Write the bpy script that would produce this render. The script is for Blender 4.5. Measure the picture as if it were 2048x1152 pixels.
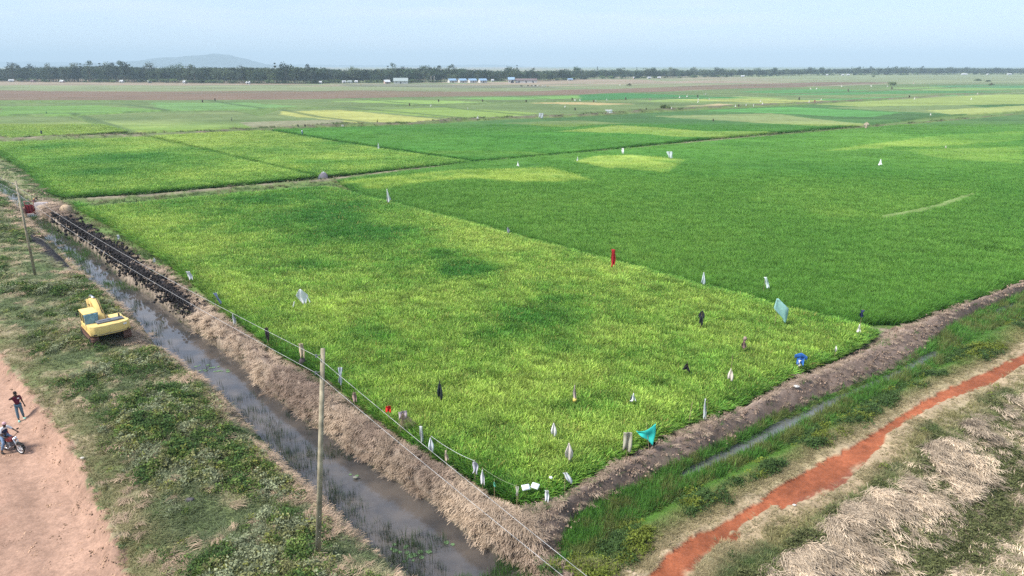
import bpy, bmesh, math, random
import numpy as np
from mathutils import Vector, Matrix
for o in list(bpy.data.objects): bpy.data.objects.remove(o)
random.seed(7); RNG = np.random.default_rng(7)
SC = bpy.context.scene; COL = SC.collection
# ------------------------------------------------------------ camera, sky, sun, exposure
CAM_H = 19.5; FPX = 1365.33; PITCH = math.atan(445/FPX)
cam = bpy.data.cameras.new('camera'); cam.sensor_width = 36.0; cam.lens = FPX/2048*36
cam.clip_start = 0.5; cam.clip_end = 40000
co = bpy.data.objects.new('camera', cam); COL.objects.link(co)
co.location = (0, 0, CAM_H); co.rotation_euler = (math.pi/2-PITCH, 0, 0); SC.camera = co
SUN_EL = math.radians(52); SUN_AZ = math.radians(-112)      # azimuth clockwise from +Y
w = bpy.data.worlds.new('World'); SC.world = w; w.use_nodes = True
nt = w.node_tree; nt.nodes.clear()
out = nt.nodes.new('ShaderNodeOutputWorld'); bg = nt.nodes.new('ShaderNodeBackground')
sky = nt.nodes.new('ShaderNodeTexSky'); sky.sky_type = 'NISHITA'; sky.sun_disc = False
sky.sun_elevation = SUN_EL; sky.sun_rotation = SUN_AZ; sky.altitude = 1100
sky.air_density = 1.0; sky.dust_density = .6; sky.ozone_density = 3.0
tc = nt.nodes.new('ShaderNodeTexCoord'); mp = nt.nodes.new('ShaderNodeMapping'); mp.inputs['Scale'].default_value = (1.6, 1.6, 16)
nz = nt.nodes.new('ShaderNodeTexNoise'); nz.inputs['Scale'].default_value = 2.6; nz.inputs['Detail'].default_value = 5; nz.inputs['Roughness'].default_value = 0.55
rp = nt.nodes.new('ShaderNodeMapRange'); rp.inputs[1].default_value = 0.42; rp.inputs[2].default_value = 0.75; rp.inputs[3].default_value = 0.0; rp.inputs[4].default_value = 0.55
mx = nt.nodes.new('ShaderNodeMix'); mx.data_type = 'RGBA'; mx.inputs[7].default_value = (5.3, 5.5, 6.0, 1)
nt.links.new(tc.outputs['Generated'], mp.inputs[0]); nt.links.new(mp.outputs[0], nz.inputs['Vector'])
nt.links.new(nz.outputs[0], rp.inputs[0]); nt.links.new(rp.outputs[0], mx.inputs[0])
air = nt.nodes.new('ShaderNodeMix'); air.data_type = 'RGBA'; air.inputs[0].default_value = .62; air.inputs[7].default_value = (3.85, 4.5, 5.85, 1)
nt.links.new(sky.outputs[0], air.inputs[6]); nt.links.new(air.outputs[2], mx.inputs[6]); nt.links.new(mx.outputs[2], bg.inputs[0]); nt.links.new(bg.outputs[0], out.inputs[0])
bg.inputs['Strength'].default_value = 0.10
sl = bpy.data.lights.new('sun', 'SUN'); sl.energy = 3.4; sl.angle = math.radians(14); sl.color = (1, .95, .87)
so = bpy.data.objects.new('sun', sl); COL.objects.link(so)
sd = Vector((math.sin(SUN_AZ)*math.cos(SUN_EL), math.cos(SUN_AZ)*math.cos(SUN_EL), math.sin(SUN_EL)))
so.rotation_euler = sd.to_track_quat('Z', 'Y').to_euler()
SC.view_settings.view_transform = 'Standard'; SC.view_settings.look = 'None'
SC.view_settings.exposure = 0.98; SC.view_settings.gamma = 1.0
cy = SC.cycles
cy.max_bounces = 5; cy.diffuse_bounces = 2; cy.glossy_bounces = 3; cy.transmission_bounces = 2; cy.volume_bounces = 0; cy.transparent_max_bounces = 8
cy.use_denoising = False; cy.sample_clamp_indirect = 3.0; cy.sample_clamp_direct = 12.0; cy.caustics_reflective = False; cy.caustics_refractive = False

# ------------------------------------------------------------ helpers
CP, SP = math.cos(PITCH), math.sin(PITCH)
def at(x, y, z=0.0):
    """ground position (metres) of a surveyed point of the photograph lying at height z"""
    dx = (x-1024)/FPX; dy = (576-y)/FPX
    d = (dx, CP+dy*SP, dy*CP-SP); t = (CAM_H-z)/-d[2]
    return Vector((d[0]*t, d[1]*t, z))
def P(pts, z=0.0): return np.array([at(a, b, z)[:2] for a, b in pts])
def depth(v): return v[1]*CP - (v[2]-CAM_H)*SP
def hsh(i, j, seed):
    n = (i.astype(np.int64)*374761393 + j.astype(np.int64)*668265263 + seed*974634721) & 0xffffffff
    n = ((n ^ (n >> 13))*1274126177) & 0xffffffff
    n = (n ^ (n >> 16)) & 0xffffff
    return n/float(0xffffff)
def vnoise(x, y, s, seed=0):
    x = np.asarray(x, float)/s; y = np.asarray(y, float)/s
    i = np.floor(x); j = np.floor(y); u = x-i; v = y-j; u = u*u*(3-2*u); v = v*v*(3-2*v)
    a = hsh(i, j, seed); b = hsh(i+1, j, seed); c = hsh(i, j+1, seed); d = hsh(i+1, j+1, seed)
    return (a*(1-u)+b*u)*(1-v)+(c*(1-u)+d*u)*v
def fbm(x, y, s, o=4, seed=0):
    t = 0; a = 1; n = 0
    for k in range(o):
        c, q = math.cos(k*1.1+seed), math.sin(k*1.1+seed)
        t = t + a*vnoise(x*c-y*q, x*q+y*c, s/2**k, seed+k*17); n += a; a *= .55
    return t/n
def sm(x, a, b):
    t = np.clip((x-a)/(b-a), 0, 1); return t*t*(3-2*t)
def dist(x, y, line):
    d = np.full(np.shape(x), 1e9)
    for (ax, ay), (bx, by) in zip(line[:-1], line[1:]):
        ex, ey = bx-ax, by-ay; L = ex*ex+ey*ey+1e-9
        t = np.clip(((x-ax)*ex+(y-ay)*ey)/L, 0, 1)
        d = np.minimum(d, np.hypot(x-ax-t*ex, y-ay-t*ey))
    return d
def inside(x, y, poly):
    r = np.zeros(np.shape(x), bool); n = len(poly)
    for k in range(n):
        ax, ay = poly[k]; bx, by = poly[(k+1) % n]
        if ay == by: continue
        c = ((ay > y) != (by > y)) & (x < (bx-ax)*(y-ay)/(by-ay)+ax)
        r ^= c
    return r
def tag(o, label=None, cat=None, group=None, kind=None):
    if label: o['label'] = label
    if cat: o['category'] = cat
    if group: o['group'] = group
    if kind: o['kind'] = kind
    return o
def empty(name, loc, rz=0, label=None, cat=None, group=None):
    o = bpy.data.objects.new(name, None); COL.objects.link(o); o.location = loc; o.rotation_euler = (0, 0, rz)
    return tag(o, label, cat, group)
def copy_tree(o, parent=None):
    c = o.copy(); COL.objects.link(c); c.parent = parent
    for ch in list(o.children): copy_tree(ch, c)
    return c
def rawmesh(name, v, f, mat=None, smooth=True, attrs=None):
    me = bpy.data.meshes.new(name); v = np.asarray(v, np.float32); me.from_pydata(v.tolist(), [], f if isinstance(f, list) else f.tolist())
    if smooth: me.polygons.foreach_set('use_smooth', [True]*len(me.polygons))
    for k, (t, a) in (attrs or {}).items():
        at_ = me.attributes.new(k, t, 'POINT')
        if t == 'FLOAT_COLOR': at_.data.foreach_set('color', np.asarray(a, np.float32).ravel())
        else: at_.data.foreach_set('value', np.asarray(a).ravel())
    if mat: me.materials.append(mat)
    me.update(); return me
class MB:
    def __init__(s): s.v = []; s.f = []
    def add(s, v, f):
        b = len(s.v); s.v += [tuple(q) for q in v]; s.f += [tuple(i+b for i in q) for q in f]; return s
    def box(s, c, d, R=None, taper=1.0):
        v = [Vector((x*d[0]/2*(taper if z > 0 else 1), y*d[1]/2*(taper if z > 0 else 1), z*d[2]/2)) for z in (-1, 1) for x, y in ((-1, -1), (1, -1), (1, 1), (-1, 1))]
        if R: v = [R @ q for q in v]
        c = Vector(c)
        return s.add([q+c for q in v], [(3, 2, 1, 0), (4, 5, 6, 7), (0, 1, 5, 4), (1, 2, 6, 5), (2, 3, 7, 6), (3, 0, 4, 7)])
    def prism(s, poly, x0, x1, axis=0):
        n = len(poly); v = []
        for x in (x0, x1):
            for a, b in poly: v.append((x, a, b) if axis == 0 else ((a, x, b) if axis == 1 else (a, b, x)))
        f = [tuple(range(n))[::-1], tuple(range(n, 2*n))]+[(i, (i+1) % n, n+(i+1) % n, n+i) for i in range(n)]
        return s.add(v, f)
    def cyl(s, p0, p1, r0, r1=None, n=10, cap=True):
        r1 = r0 if r1 is None else r1; p0 = Vector(p0); p1 = Vector(p1); d = (p1-p0).normalized()
        a = d.orthogonal().normalized(); b = d.cross(a); v = []
        for p, r in ((p0, r0), (p1, r1)):
            for k in range(n): t = 2*math.pi*k/n; v.append(p+a*r*math.cos(t)+b*r*math.sin(t))
        f = [(k, (k+1) % n, n+(k+1) % n, n+k) for k in range(n)]
        if cap: f += [tuple(range(n))[::-1], tuple(range(n, 2*n))]
        return s.add(v, f)
    def tube(s, pts, r, n=6):
        for a, b in zip(pts[:-1], pts[1:]): s.cyl(a, b, r, r, n)
        return s
    def torus(s, c, R, r, axis=(1, 0, 0), n=24, m=8):
        c = Vector(c); ax = Vector(axis).normalized(); a = ax.orthogonal().normalized(); b = ax.cross(a); v = []; f = []
        for i in range(n):
            t = 2*math.pi*i/n; e = a*math.cos(t)+b*math.sin(t)
            for j in range(m): q = 2*math.pi*j/m; v.append(c+e*(R+r*math.cos(q))+ax*r*math.sin(q))
        for i in range(n):
            for j in range(m): f.append((i*m+j, ((i+1) % n)*m+j, ((i+1) % n)*m+(j+1) % m, i*m+(j+1) % m))
        return s.add(v, f)
    def blob(s, c, r, n=8, m=6, jit=0):
        v = []; f = []
        for j in range(m+1):
            ph = math.pi*j/m
            for i in range(n):
                t = 2*math.pi*i/n; k = 1+random.uniform(-jit, jit)
                v.append((c[0]+r[0]*k*math.sin(ph)*math.cos(t), c[1]+r[1]*k*math.sin(ph)*math.sin(t), c[2]+r[2]*k*math.cos(ph)))
        for j in range(m):
            for i in range(n): f.append((j*n+i, (j+1)*n+i, (j+1)*n+(i+1) % n, j*n+(i+1) % n))
        return s.add(v, f)
    def mesh(s, name, mat, smooth=False): return rawmesh(name, s.v, s.f, mat, smooth)
    def build(s, name, mat, parent=None, bevel=0, smooth=False, loc=None):
        o = bpy.data.objects.new(name, s.mesh(name, mat, smooth or bevel > 0)); COL.objects.link(o); o.parent = parent
        if loc: o.location = loc
        if bevel:
            m = o.modifiers.new('b', 'BEVEL'); m.width = bevel; m.segments = 2; m.limit_method = 'ANGLE'
            m2 = o.modifiers.new('e', 'EDGE_SPLIT'); m2.split_angle = .7
        return o
# ------------------------------------------------------------ materials
def mat(name, col, rough=.7, metal=0, spec=.3, noise=0, nscale=8, bump=0, dirt=0):
    m = bpy.data.materials.new(name); m.use_nodes = True; n = m.node_tree; b = n.nodes['Principled BSDF']
    b.inputs['Base Color'].default_value = (*col, 1); b.inputs['Roughness'].default_value = rough
    b.inputs['Metallic'].default_value = metal; b.inputs['Specular IOR Level'].default_value = spec
    if dirt:
        t = n.nodes.new('ShaderNodeTexCoord'); z = n.nodes.new('ShaderNodeTexNoise'); z.inputs['Scale'].default_value = nscale; z.inputs['Detail'].default_value = 8; z.inputs['Roughness'].default_value = .75
        n.links.new(t.outputs['Object'], z.inputs['Vector']); r = n.nodes.new('ShaderNodeMapRange'); r.inputs[1].default_value = .48; r.inputs[2].default_value = .72; r.inputs[4].default_value = dirt
        x = n.nodes.new('ShaderNodeMix'); x.data_type = 'RGBA'; x.inputs[6].default_value = (*col, 1); x.inputs[7].default_value = (.22, .15, .10, 1)
        n.links.new(z.outputs[0], r.inputs[0]); n.links.new(r.outputs[0], x.inputs[0]); n.links.new(x.outputs[2], b.inputs['Base Color']); return m
    if noise or bump:
        t = n.nodes.new('ShaderNodeTexCoord'); z = n.nodes.new('ShaderNodeTexNoise'); z.inputs['Scale'].default_value = nscale; z.inputs['Detail'].default_value = 5
        n.links.new(t.outputs['Object'], z.inputs['Vector'])
        if noise:
            r = n.nodes.new('ShaderNodeMapRange'); r.inputs[1].default_value = .3; r.inputs[2].default_value = .7; r.inputs[3].default_value = 1-noise; r.inputs[4].default_value = 1+noise
            x = n.nodes.new('ShaderNodeMix'); x.data_type = 'RGBA'; x.blend_type = 'MULTIPLY'; x.inputs[0].default_value = 1; x.inputs[6].default_value = (*col, 1)
            n.links.new(z.outputs[0], r.inputs[0]); n.links.new(r.outputs[0], x.inputs[7]); n.links.new(x.outputs[2], b.inputs['Base Color'])
        if bump:
            u = n.nodes.new('ShaderNodeBump'); u.inputs['Strength'].default_value = 1; u.inputs['Distance'].default_value = bump
            n.links.new(z.outputs[0], u.inputs['Height']); n.links.new(u.outputs[0], b.inputs['Normal'])
    return m
def ground_mat():
    m = bpy.data.materials.new('soil_and_fields'); m.use_nodes = True; n = m.node_tree; b = n.nodes['Principled BSDF']
    b.inputs['Roughness'].default_value = .9; b.inputs['Specular IOR Level'].default_value = .15
    a = n.nodes.new('ShaderNodeAttribute'); a.attribute_name = 'col'
    g = n.nodes.new('ShaderNodeNewGeometry')
    def N(s, d=6, r=.6):
        z = n.nodes.new('ShaderNodeTexNoise'); z.inputs['Scale'].default_value = s; z.inputs['Detail'].default_value = d; z.inputs['Roughness'].default_value = r
        n.links.new(g.outputs['Position'], z.inputs['Vector']); return z
    z1 = N(2.2, 6, .7); z2 = N(.35, 5, .6); z3 = N(9, 4, .7)
    def R(z, lo, hi, a0=.32, a1=.68):
        r = n.nodes.new('ShaderNodeMapRange'); r.inputs[1].default_value = a0; r.inputs[2].default_value = a1; r.inputs[3].default_value = lo; r.inputs[4].default_value = hi
        n.links.new(z.outputs[0], r.inputs[0]); return r
    p = n.nodes.new('ShaderNodeMath'); p.operation = 'MULTIPLY'; p2 = n.nodes.new('ShaderNodeMath'); p2.operation = 'MULTIPLY'
    n.links.new(R(z1, .78, 1.22).outputs[0], p.inputs[0]); n.links.new(R(z3, .8, 1.2).outputs[0], p.inputs[1])
    n.links.new(p.outputs[0], p2.inputs[0]); n.links.new(R(z2, .85, 1.15).outputs[0], p2.inputs[1])
    x = n.nodes.new('ShaderNodeMix'); x.data_type = 'RGBA'; x.blend_type = 'MULTIPLY'; x.inputs[0].default_value = 1
    n.links.new(a.outputs['Color'], x.inputs[6]); n.links.new(p2.outputs[0], x.inputs[7]); n.links.new(x.outputs[2], b.inputs['Base Color'])
    u = n.nodes.new('ShaderNodeBump'); u.inputs['Strength'].default_value = .8; u.inputs['Distance'].default_value = .06
    n.links.new(z1.outputs[0], u.inputs['Height']); n.links.new(u.outputs[0], b.inputs['Normal'])
    return m
def blade_mat(name, rough=.6, lo=(.55, .75, .5), spec=.25, transl=.25):
    """plants: colour per tuft from the point attribute 'tint', stems greener than tips, a dark lo also painting the shade between tufts"""
    m = bpy.data.materials.new(name); m.use_nodes = True; n = m.node_tree; b = n.nodes['Principled BSDF']; o = n.nodes['Material Output']
    b.inputs['Roughness'].default_value = rough; b.inputs['Specular IOR Level'].default_value = spec
    a = n.nodes.new('ShaderNodeAttribute'); a.attribute_type = 'INSTANCER'; a.attribute_name = 'tint'
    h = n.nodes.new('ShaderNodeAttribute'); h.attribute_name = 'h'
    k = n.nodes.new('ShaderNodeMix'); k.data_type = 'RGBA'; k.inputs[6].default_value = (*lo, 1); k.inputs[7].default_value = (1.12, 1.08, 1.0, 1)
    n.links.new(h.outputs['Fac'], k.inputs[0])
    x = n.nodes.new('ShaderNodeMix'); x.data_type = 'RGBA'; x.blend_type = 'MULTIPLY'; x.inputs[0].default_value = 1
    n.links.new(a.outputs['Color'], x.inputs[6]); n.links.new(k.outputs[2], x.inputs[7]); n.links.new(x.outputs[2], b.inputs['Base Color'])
    if transl:
        t = n.nodes.new('ShaderNodeBsdfTranslucent'); ms = n.nodes.new('ShaderNodeMixShader'); ms.inputs[0].default_value = transl
        n.links.new(x.outputs[2], t.inputs[0]); n.links.new(b.outputs[0], ms.inputs[1]); n.links.new(t.outputs[0], ms.inputs[2]); n.links.new(ms.outputs[0], o.inputs[0])
    return m
MG = ground_mat()
M_RICE = blade_mat('rice_leaves', lo=(.32, .52, .30)); M_GRASS = blade_mat('grass_blades', lo=(.7, .8, .6)); M_STRAW = blade_mat('dry_straw', .8, (.8, .75, .7), .15, .1); M_LEAF = blade_mat('weed_leaves', .75, (.8, .85, .75), .12)  # rice: stem green deepened, painting shade into the gaps between tufts
# ------------------------------------------------------------ tuft prototypes and scattering
def blades(n, rad, h, wd, bend, seg=3, lie=0, seed=0):
    r = random.Random(seed); V = []; F = []; Hh = []
    for i in range(n):
        t = r.uniform(0, 2*math.pi); q = rad*math.sqrt(r.random()); bx, by = q*math.cos(t), q*math.sin(t)
        d = t+r.uniform(-.6, .6) if not lie else r.gauss(0, .45)
        L = h*r.uniform(.7, 1.1); wv = wd*r.uniform(.7, 1.3); bd = bend*r.uniform(.4, 1.4); fd = r.uniform(0, math.pi)
        px, py = math.cos(fd)*wv/2, math.sin(fd)*wv/2; b0 = len(V)
        if lie: px, py = -math.sin(d)*wv/2, math.cos(d)*wv/2
        for k in range(seg+1):
            s = k/seg
            if lie: out_ = L*s; z = .04+lie*r.uniform(.6, 1.2)*math.sin(s*math.pi*.85)
            else: out_ = bd*L*s*s; z = L*(s-.5*bd*s**3)
            x, y = bx+math.cos(d)*out_, by+math.sin(d)*out_; ww = 1-.75*s*s if not lie else 1
            V += [(x-px*ww, y-py*ww, z), (x+px*ww, y+py*ww, z)]; Hh += [s, s]
            if k: F.append((b0+2*k-2, b0+2*k-1, b0+2*k+1, b0+2*k))
    return V, F, Hh
def leafy(n, R, h, leaf, seed=0):
    r = random.Random(seed); V = []; F = []; Hh = []
    for i in range(n):
        t = r.uniform(0, 2*math.pi); ph = math.acos(r.random()); k = r.uniform(.45, 1)
        c = Vector((R*k*math.sin(ph)*math.cos(t), R*k*math.sin(ph)*math.sin(t), h*k*math.cos(ph)+.02))
        a = Vector((r.gauss(0, 1), r.gauss(0, 1), r.gauss(0, .5))).normalized(); nn = Vector((r.gauss(0, .7), r.gauss(0, .7), 1)).normalized(); b = a.cross(nn).normalized()
        l = leaf*r.uniform(.6, 1.3); b0 = len(V); V += [c-a*l, c-b*l*.5, c+a*l, c+b*l*.5]; F.append((b0, b0+1, b0+2, b0+3)); Hh += [max(0, min(1, c.z/h))]*4
    return V, F, Hh
def proto(name, vfh, m):
    me = rawmesh(name, vfh[0], vfh[1], m, True, {'h': ('FLOAT', vfh[2])}); return bpy.data.objects.new(name, me)
def scatter(name, xyz, rz, sxy, sz, tint, protos, label, cat, vi=None, tilt=None):
    n = len(xyz)
    if n == 0: return None
    vi = RNG.integers(0, len(protos), n) if vi is None else vi
    me = rawmesh(name, xyz, [], None, False, {'tint': ('FLOAT_COLOR', np.c_[tint, np.ones(n)]), 'rz': ('FLOAT', rz), 'sxy': ('FLOAT', sxy), 'szz': ('FLOAT', sz), 'vi': ('INT', vi.astype(np.int32))})
    o = bpy.data.objects.new(name, me); COL.objects.link(o); tag(o, label, cat, None, 'stuff')
    g = bpy.data.node_groups.new(name, 'GeometryNodeTree')
    g.interface.new_socket('Geometry', in_out='INPUT', socket_type='NodeSocketGeometry'); g.interface.new_socket('Geometry', in_out='OUTPUT', socket_type='NodeSocketGeometry')
    N = g.nodes.new; L = g.links.new
    gi = N('NodeGroupInput'); go = N('NodeGroupOutput'); iop = N('GeometryNodeInstanceOnPoints'); jn = N('GeometryNodeJoinGeometry')
    for p in reversed(protos):
        oi = N('GeometryNodeObjectInfo'); oi.inputs[0].default_value = p; ti = N('GeometryNodeGeometryToInstance'); L(oi.outputs['Geometry'], ti.inputs[0]); L(ti.outputs[0], jn.inputs[0])
    def A(nm, t='FLOAT'):
        a = N('GeometryNodeInputNamedAttribute'); a.data_type = t; a.inputs[0].default_value = nm; return a.outputs[0]
    cr = N('ShaderNodeCombineXYZ'); L(A('rz'), cr.inputs[2]); cs = N('ShaderNodeCombineXYZ'); s1 = A('sxy'); L(s1, cs.inputs[0]); L(s1, cs.inputs[1]); L(A('szz'), cs.inputs[2])
    L(gi.outputs[0], iop.inputs['Points']); L(jn.outputs[0], iop.inputs['Instance']); iop.inputs['Pick Instance'].default_value = True
    L(A('vi', 'INT'), iop.inputs['Instance Index']); L(cr.outputs[0], iop.inputs['Rotation']); L(cs.outputs[0], iop.inputs['Scale']); L(iop.outputs[0], go.inputs[0])
    md = o.modifiers.new('tufts', 'NODES'); md.node_group = g
    return o
# ------------------------------------------------------------ survey lines of the place
LA = [(1030,1020),(960,985),(829,899),(747,840),(669,771),(622,749),(560,715),(506,675),(464,646),(408,597),(385,586),(325,534),(260,505),(198,470),(156,446),(138,420),(128,404),(112,398),(95,380),(60,352),(30,332),(0,318),(-80,285),(-250,230)]
LB = [(1095,1215),(1075,1150),(1040,1130),(983,1103),(926,1062),(877,1013),(831,984),(788,959),(733,924),(690,894),(652,867),(614,845),(566,806),(518,772),(496,741),(469,716),(440,697),(396,665),(360,641),(302,594),(247,563),(213,524),(182,500),(146,477),(104,448),(86,430),(70,412),(50,395),(30,377),(0,355),(-80,310),(-250,250)]
LC = [(850,1190),(798,1143),(760,1108),(712,1065),(676,1027),(649,1000),(592,951),(560,918),(512,863),(450,791),(402,758),(373,734),(335,720),(306,681),(276,640),(222,593),(193,571),(167,547),(140,521),(109,487),(86,472),(57,442),(40,418),(10,400),(-30,385),(-110,345),(-280,280)]
LF = [(1030,1020),(1100,1011),(1140,989),(1173,968),(1204,941),(1247,919),(1299,892),(1344,873),(1406,846),(1467,824),(1506,806),(1556,773),(1608,750),(1653,732),(1699,710),(1732,689),(1765,664),(1789,655),(1818,651),(1862,634),(1907,620),(1966,599),(2019,578),(2048,572),(2300,490)]
LG = [(1100,1160),(1110,1140),(1125,1090),(1150,1045),(1192,1012),(1238,989),(1289,965),(1338,938),(1381,919),(1436,892),(1491,867),(1552,831),(1587,822),(1642,794),(1693,776),(1744,753),(1800,730),(1840,705),(1865,685),(1892,661),(1936,637),(1966,620),(2019,598),(2048,586),(2300,505)]
LI = [(1190,1100),(1240,1055),(1300,1022),(1366,985),(1430,958),(1490,927),(1550,897),(1610,866),(1670,833),(1730,802),(1788,774),(1836,750),(1876,728),(1920,690),(1970,665),(2020,640),(2048,625),(2300,540)]
LK = [(1400,1210),(1480,1152),(1548,1108),(1619,1053),(1677,1006),(1740,975),(1803,932),(1854,884),(1901,853),(1952,822),(1999,794),(2048,774),(2200,700)]
RP = [(1150,1300),(1250,1190),(1292,1152),(1326,1112),(1375,1075),(1424,1050),(1473,1026),(1528,993),(1548,971),(1626,931),(1705,888),(1768,849),(1823,814),(1885,778),(1960,747),(2048,705),(2200,630),(2200,660),(2048,728),(2011,752),(1960,776),(1900,798),(1823,834),(1775,866),(1768,888),(1744,912),(1725,935),(1705,950),(1693,967),(1640,992),(1600,1006),(1560,1018),(1548,1010),(1522,1028),(1497,1042),(1478,1056),(1462,1062),(1490,1068),(1470,1086),(1440,1078),(1428,1098),(1402,1122),(1388,1152),(1350,1190),(1270,1300)]
RD = [(292,1200),(262,1152),(236,1090),(208,1030),(174,960),(140,900),(112,865),(80,820),(52,780),(25,750),(0,720),(-60,660),(-200,540),(-500,400),(-1200,400),(-1200,1300),(270,1300)]
wA, wB, wC = P(LA, 0), P(LB, -.9), P(LC, -.9)
wF, wG, wI, wK = P(LF, 0), P(LG, -.4), P(LI, -.3), P(LK, .2)
wRP, wRD = P(RP, .2), P(RD, .4)
def ext(L, d):
    v = L[0]-L[2]; return np.concatenate([[L[0]+v/np.hypot(*v)*d], L])
wB, wC = ext(wB, 14), ext(wC, 14); wK = ext(wK, 10)
poly_bermL = np.concatenate([wA, wB[::-1], [at(1090, 1110)[:2]]])
poly_canal = np.concatenate([wB, wC[::-1]])
poly_left = np.concatenate([wC, [(-400, 140), (-400, -5), (0, 5)]])
poly_bermR = np.concatenate([wF, wG[::-1], [at(1090, 1110)[:2]]])
poly_ditch = np.concatenate([wG, wI[::-1]])
poly_right = np.concatenate([wI, [(200, 60), (200, -5), (0, 5), tuple(wB[0]), tuple(at(1095, 1215, -.9)[:2]), tuple(at(1075, 1150, -.9)[:2]), tuple(at(1100, 1160, -.4)[:2]), tuple(at(1110, 1140, -.4)[:2])]])
poly_slope = np.concatenate([wK, [(120, 30), (120, -10), (5, 5)]])
# rice fields (ground level outlines)
DIV = [(720,386),(831,414),(943,442),(1054,472),(1165,500),(1277,529),(1388,559),(1450,574),(1518,591),(1563,606),(1631,619),(1690,633)]
def J(*a): return np.concatenate(a)
F1 = J(P([(1030,1018),(829,897),(747,838),(669,769),(622,747),(560,713),(510,672),(470,642),(432,608),(400,580),(340,530),(285,495),(225,455),(175,430),(150,410)]), P([(180,410),(300,399),(480,382),(650,369),(668,372)]+DIV, .95), P([(1752,674),(1732,687),(1699,708),(1653,730),(1608,748),(1556,771),(1506,804),(1467,822),(1406,844),(1344,871),(1299,890),(1247,917),(1204,939),(1173,964),(1140,984),(1095,1006)]))
F2 = J(P([(680,366),(940,331),(1150,312),(1400,289),(1731,260),(1963,239),(2048,232),(2700,180),(2700,350),(2048,568),(2019,574),(1966,595),(1907,616),(1862,630),(1818,647),(1789,651),(1768,650)]), P([(q_[0]+5, q_[1]-3) for q_ in DIV[::-1]], .95))
F3 = P([(-200,240),(0,290),(288,279),(472,322),(622,359),(480,373),(300,389),(140,399),(105,390),(60,345),(0,308),(-100,275)])
F4 = P([(302,276),(528,265),(700,294),(938,329),(800,342),(640,358),(480,320)])
F5 = P([(545,263),(824,254),(1000,243),(1160,237),(1400,223),(1600,213),(1800,201),(2048,188),(2700,150),(2700,176),(2048,223),(1860,237),(1731,252),(1400,281),(1240,299),(1100,313),(948,326),(702,289)])
F6 = P([(-300,238),(0,236),(140,237),(250,266),(117,276),(0,281),(-300,285)])
F7 = P([(150,236),(322,226),(470,224),(520,236),(560,222),(677,219),(908,241),(850,250),(680,250),(560,255),(381,264),(262,268)])
F8 = P([(640,218),(824,216),(1000,210),(1160,204),(1369,198),(1600,190),(2048,172),(2700,150),(2048,186),(1800,198),(1600,207),(1466,213),(1320,221),(1160,231),(1000,238),(915,241)])
F9 = P([(-300,212),(0,210),(410,202),(600,201),(824,196),(1000,193.5),(1160,191),(1237,187),(1369,184),(1466,179),(1621,175),(1792,169.5),(2048,168),(2700,160),(2048,171),(1600,189),(1369,197),(1160,203),(824,214),(600,218),(322,224),(140,233),(0,233),(-300,235)])
# tone patches: (polygon or blob, tone) ; tone 0 = deep green, 1 = ripening yellow green
def G(px, py, rx, ry, z=0.8):
    c = at(px, py, z); a = at(px+rx, py, z); b = at(px, py-ry, z); return (c[0], c[1], abs(a[0]-c[0]), abs(b[1]-c[1]))
DARK = [(G(560,395,150,16), .65), (G(640,430,150,26), .7), (G(700,468,120,26), .6), (G(330,412,60,9), .35), (G(560,540,80,10), .25), (G(700,690,60,20), .2), (G(1290,700,70,20), .25), (G(480,425,100,10), .3), (G(905,545,60,14), .6), (G(860,515,60,12), .35), (G(1060,640,90,26), .6), (G(1110,605,50,14), .35), (G(980,675,70,14), .3), (G(1130,690,60,12), .3), (G(1180,790,90,26), .25), (G(760,540,50,12), .2), (G(560,620,60,20), .15), (G(400,450,60,12), .25), (G(1090,570,60,14), .25)]
D3 = [(G(110,292,60,6), .5), (G(250,312,110,12), .6), (G(170,345,50,7), .5), (G(330,300,60,8), .3), (G(640,322,50,5), .45), (G(560,300,50,6), .2), (G(700,285,80,4), .3)]
def blobs(x, y, L):
    t = np.zeros(np.shape(x))
    for (cx, cy_, rx, ry), s in L:
        q = ((x-cx)/rx)**2+((y-cy_)/ry)**2; t = np.maximum(t, s*np.exp(-q*1.1))
    return t
Y2 = [P(q, .8) for q in ([(665,363),(900,340),(1100,334),(1190,360),(1060,362),(960,352),(860,362),(760,378)], [(1150,322),(1190,311),(1260,308),(1370,319),(1330,344),(1240,338)],)]
Y5 = [(P(q, .8), s) for q, s in (([(1120,262),(1240,250),(1420,262),(1560,262),(1500,272),(1400,274),(1240,266)], .75), ([(1300,232),(1540,226),(1680,243),(1740,248),(1640,252),(1400,238)], .85), ([(1000,246),(1160,240),(1250,246),(1130,254)], .5), ([(820,300),(1050,302),(1180,312),(1000,318)], .3), ([(1650,215),(1900,206),(2060,225),(1860,226)], .55), ([(1700,188),(2048,180),(2048,200),(1800,204)], .5))]
Y22 = [(P(q, .8), s) for q, s in (([(1640,300),(1900,268),(2048,262),(2048,280),(1900,290)], .35), ([(1800,300),(2048,292),(2048,330),(1900,318)], .25), ([(1560,352),(1980,362),(1945,392),(1760,440),(1500,400)], .12))]
RIPE = np.array((.385, .52, .11)); MIDG = np.array((.155, .33, .052)); DEEP = np.array((.064, .222, .030)); OCHRE = np.array((.37, .39, .12))
def ramp(t):
    t = np.clip(t, 0, 1)[..., None]; a = DEEP*(1-t*2)+MIDG*t*2; b = MIDG*(2-t*2)+RIPE*(t*2-1)
    return np.where(t < .5, a, b)
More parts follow.
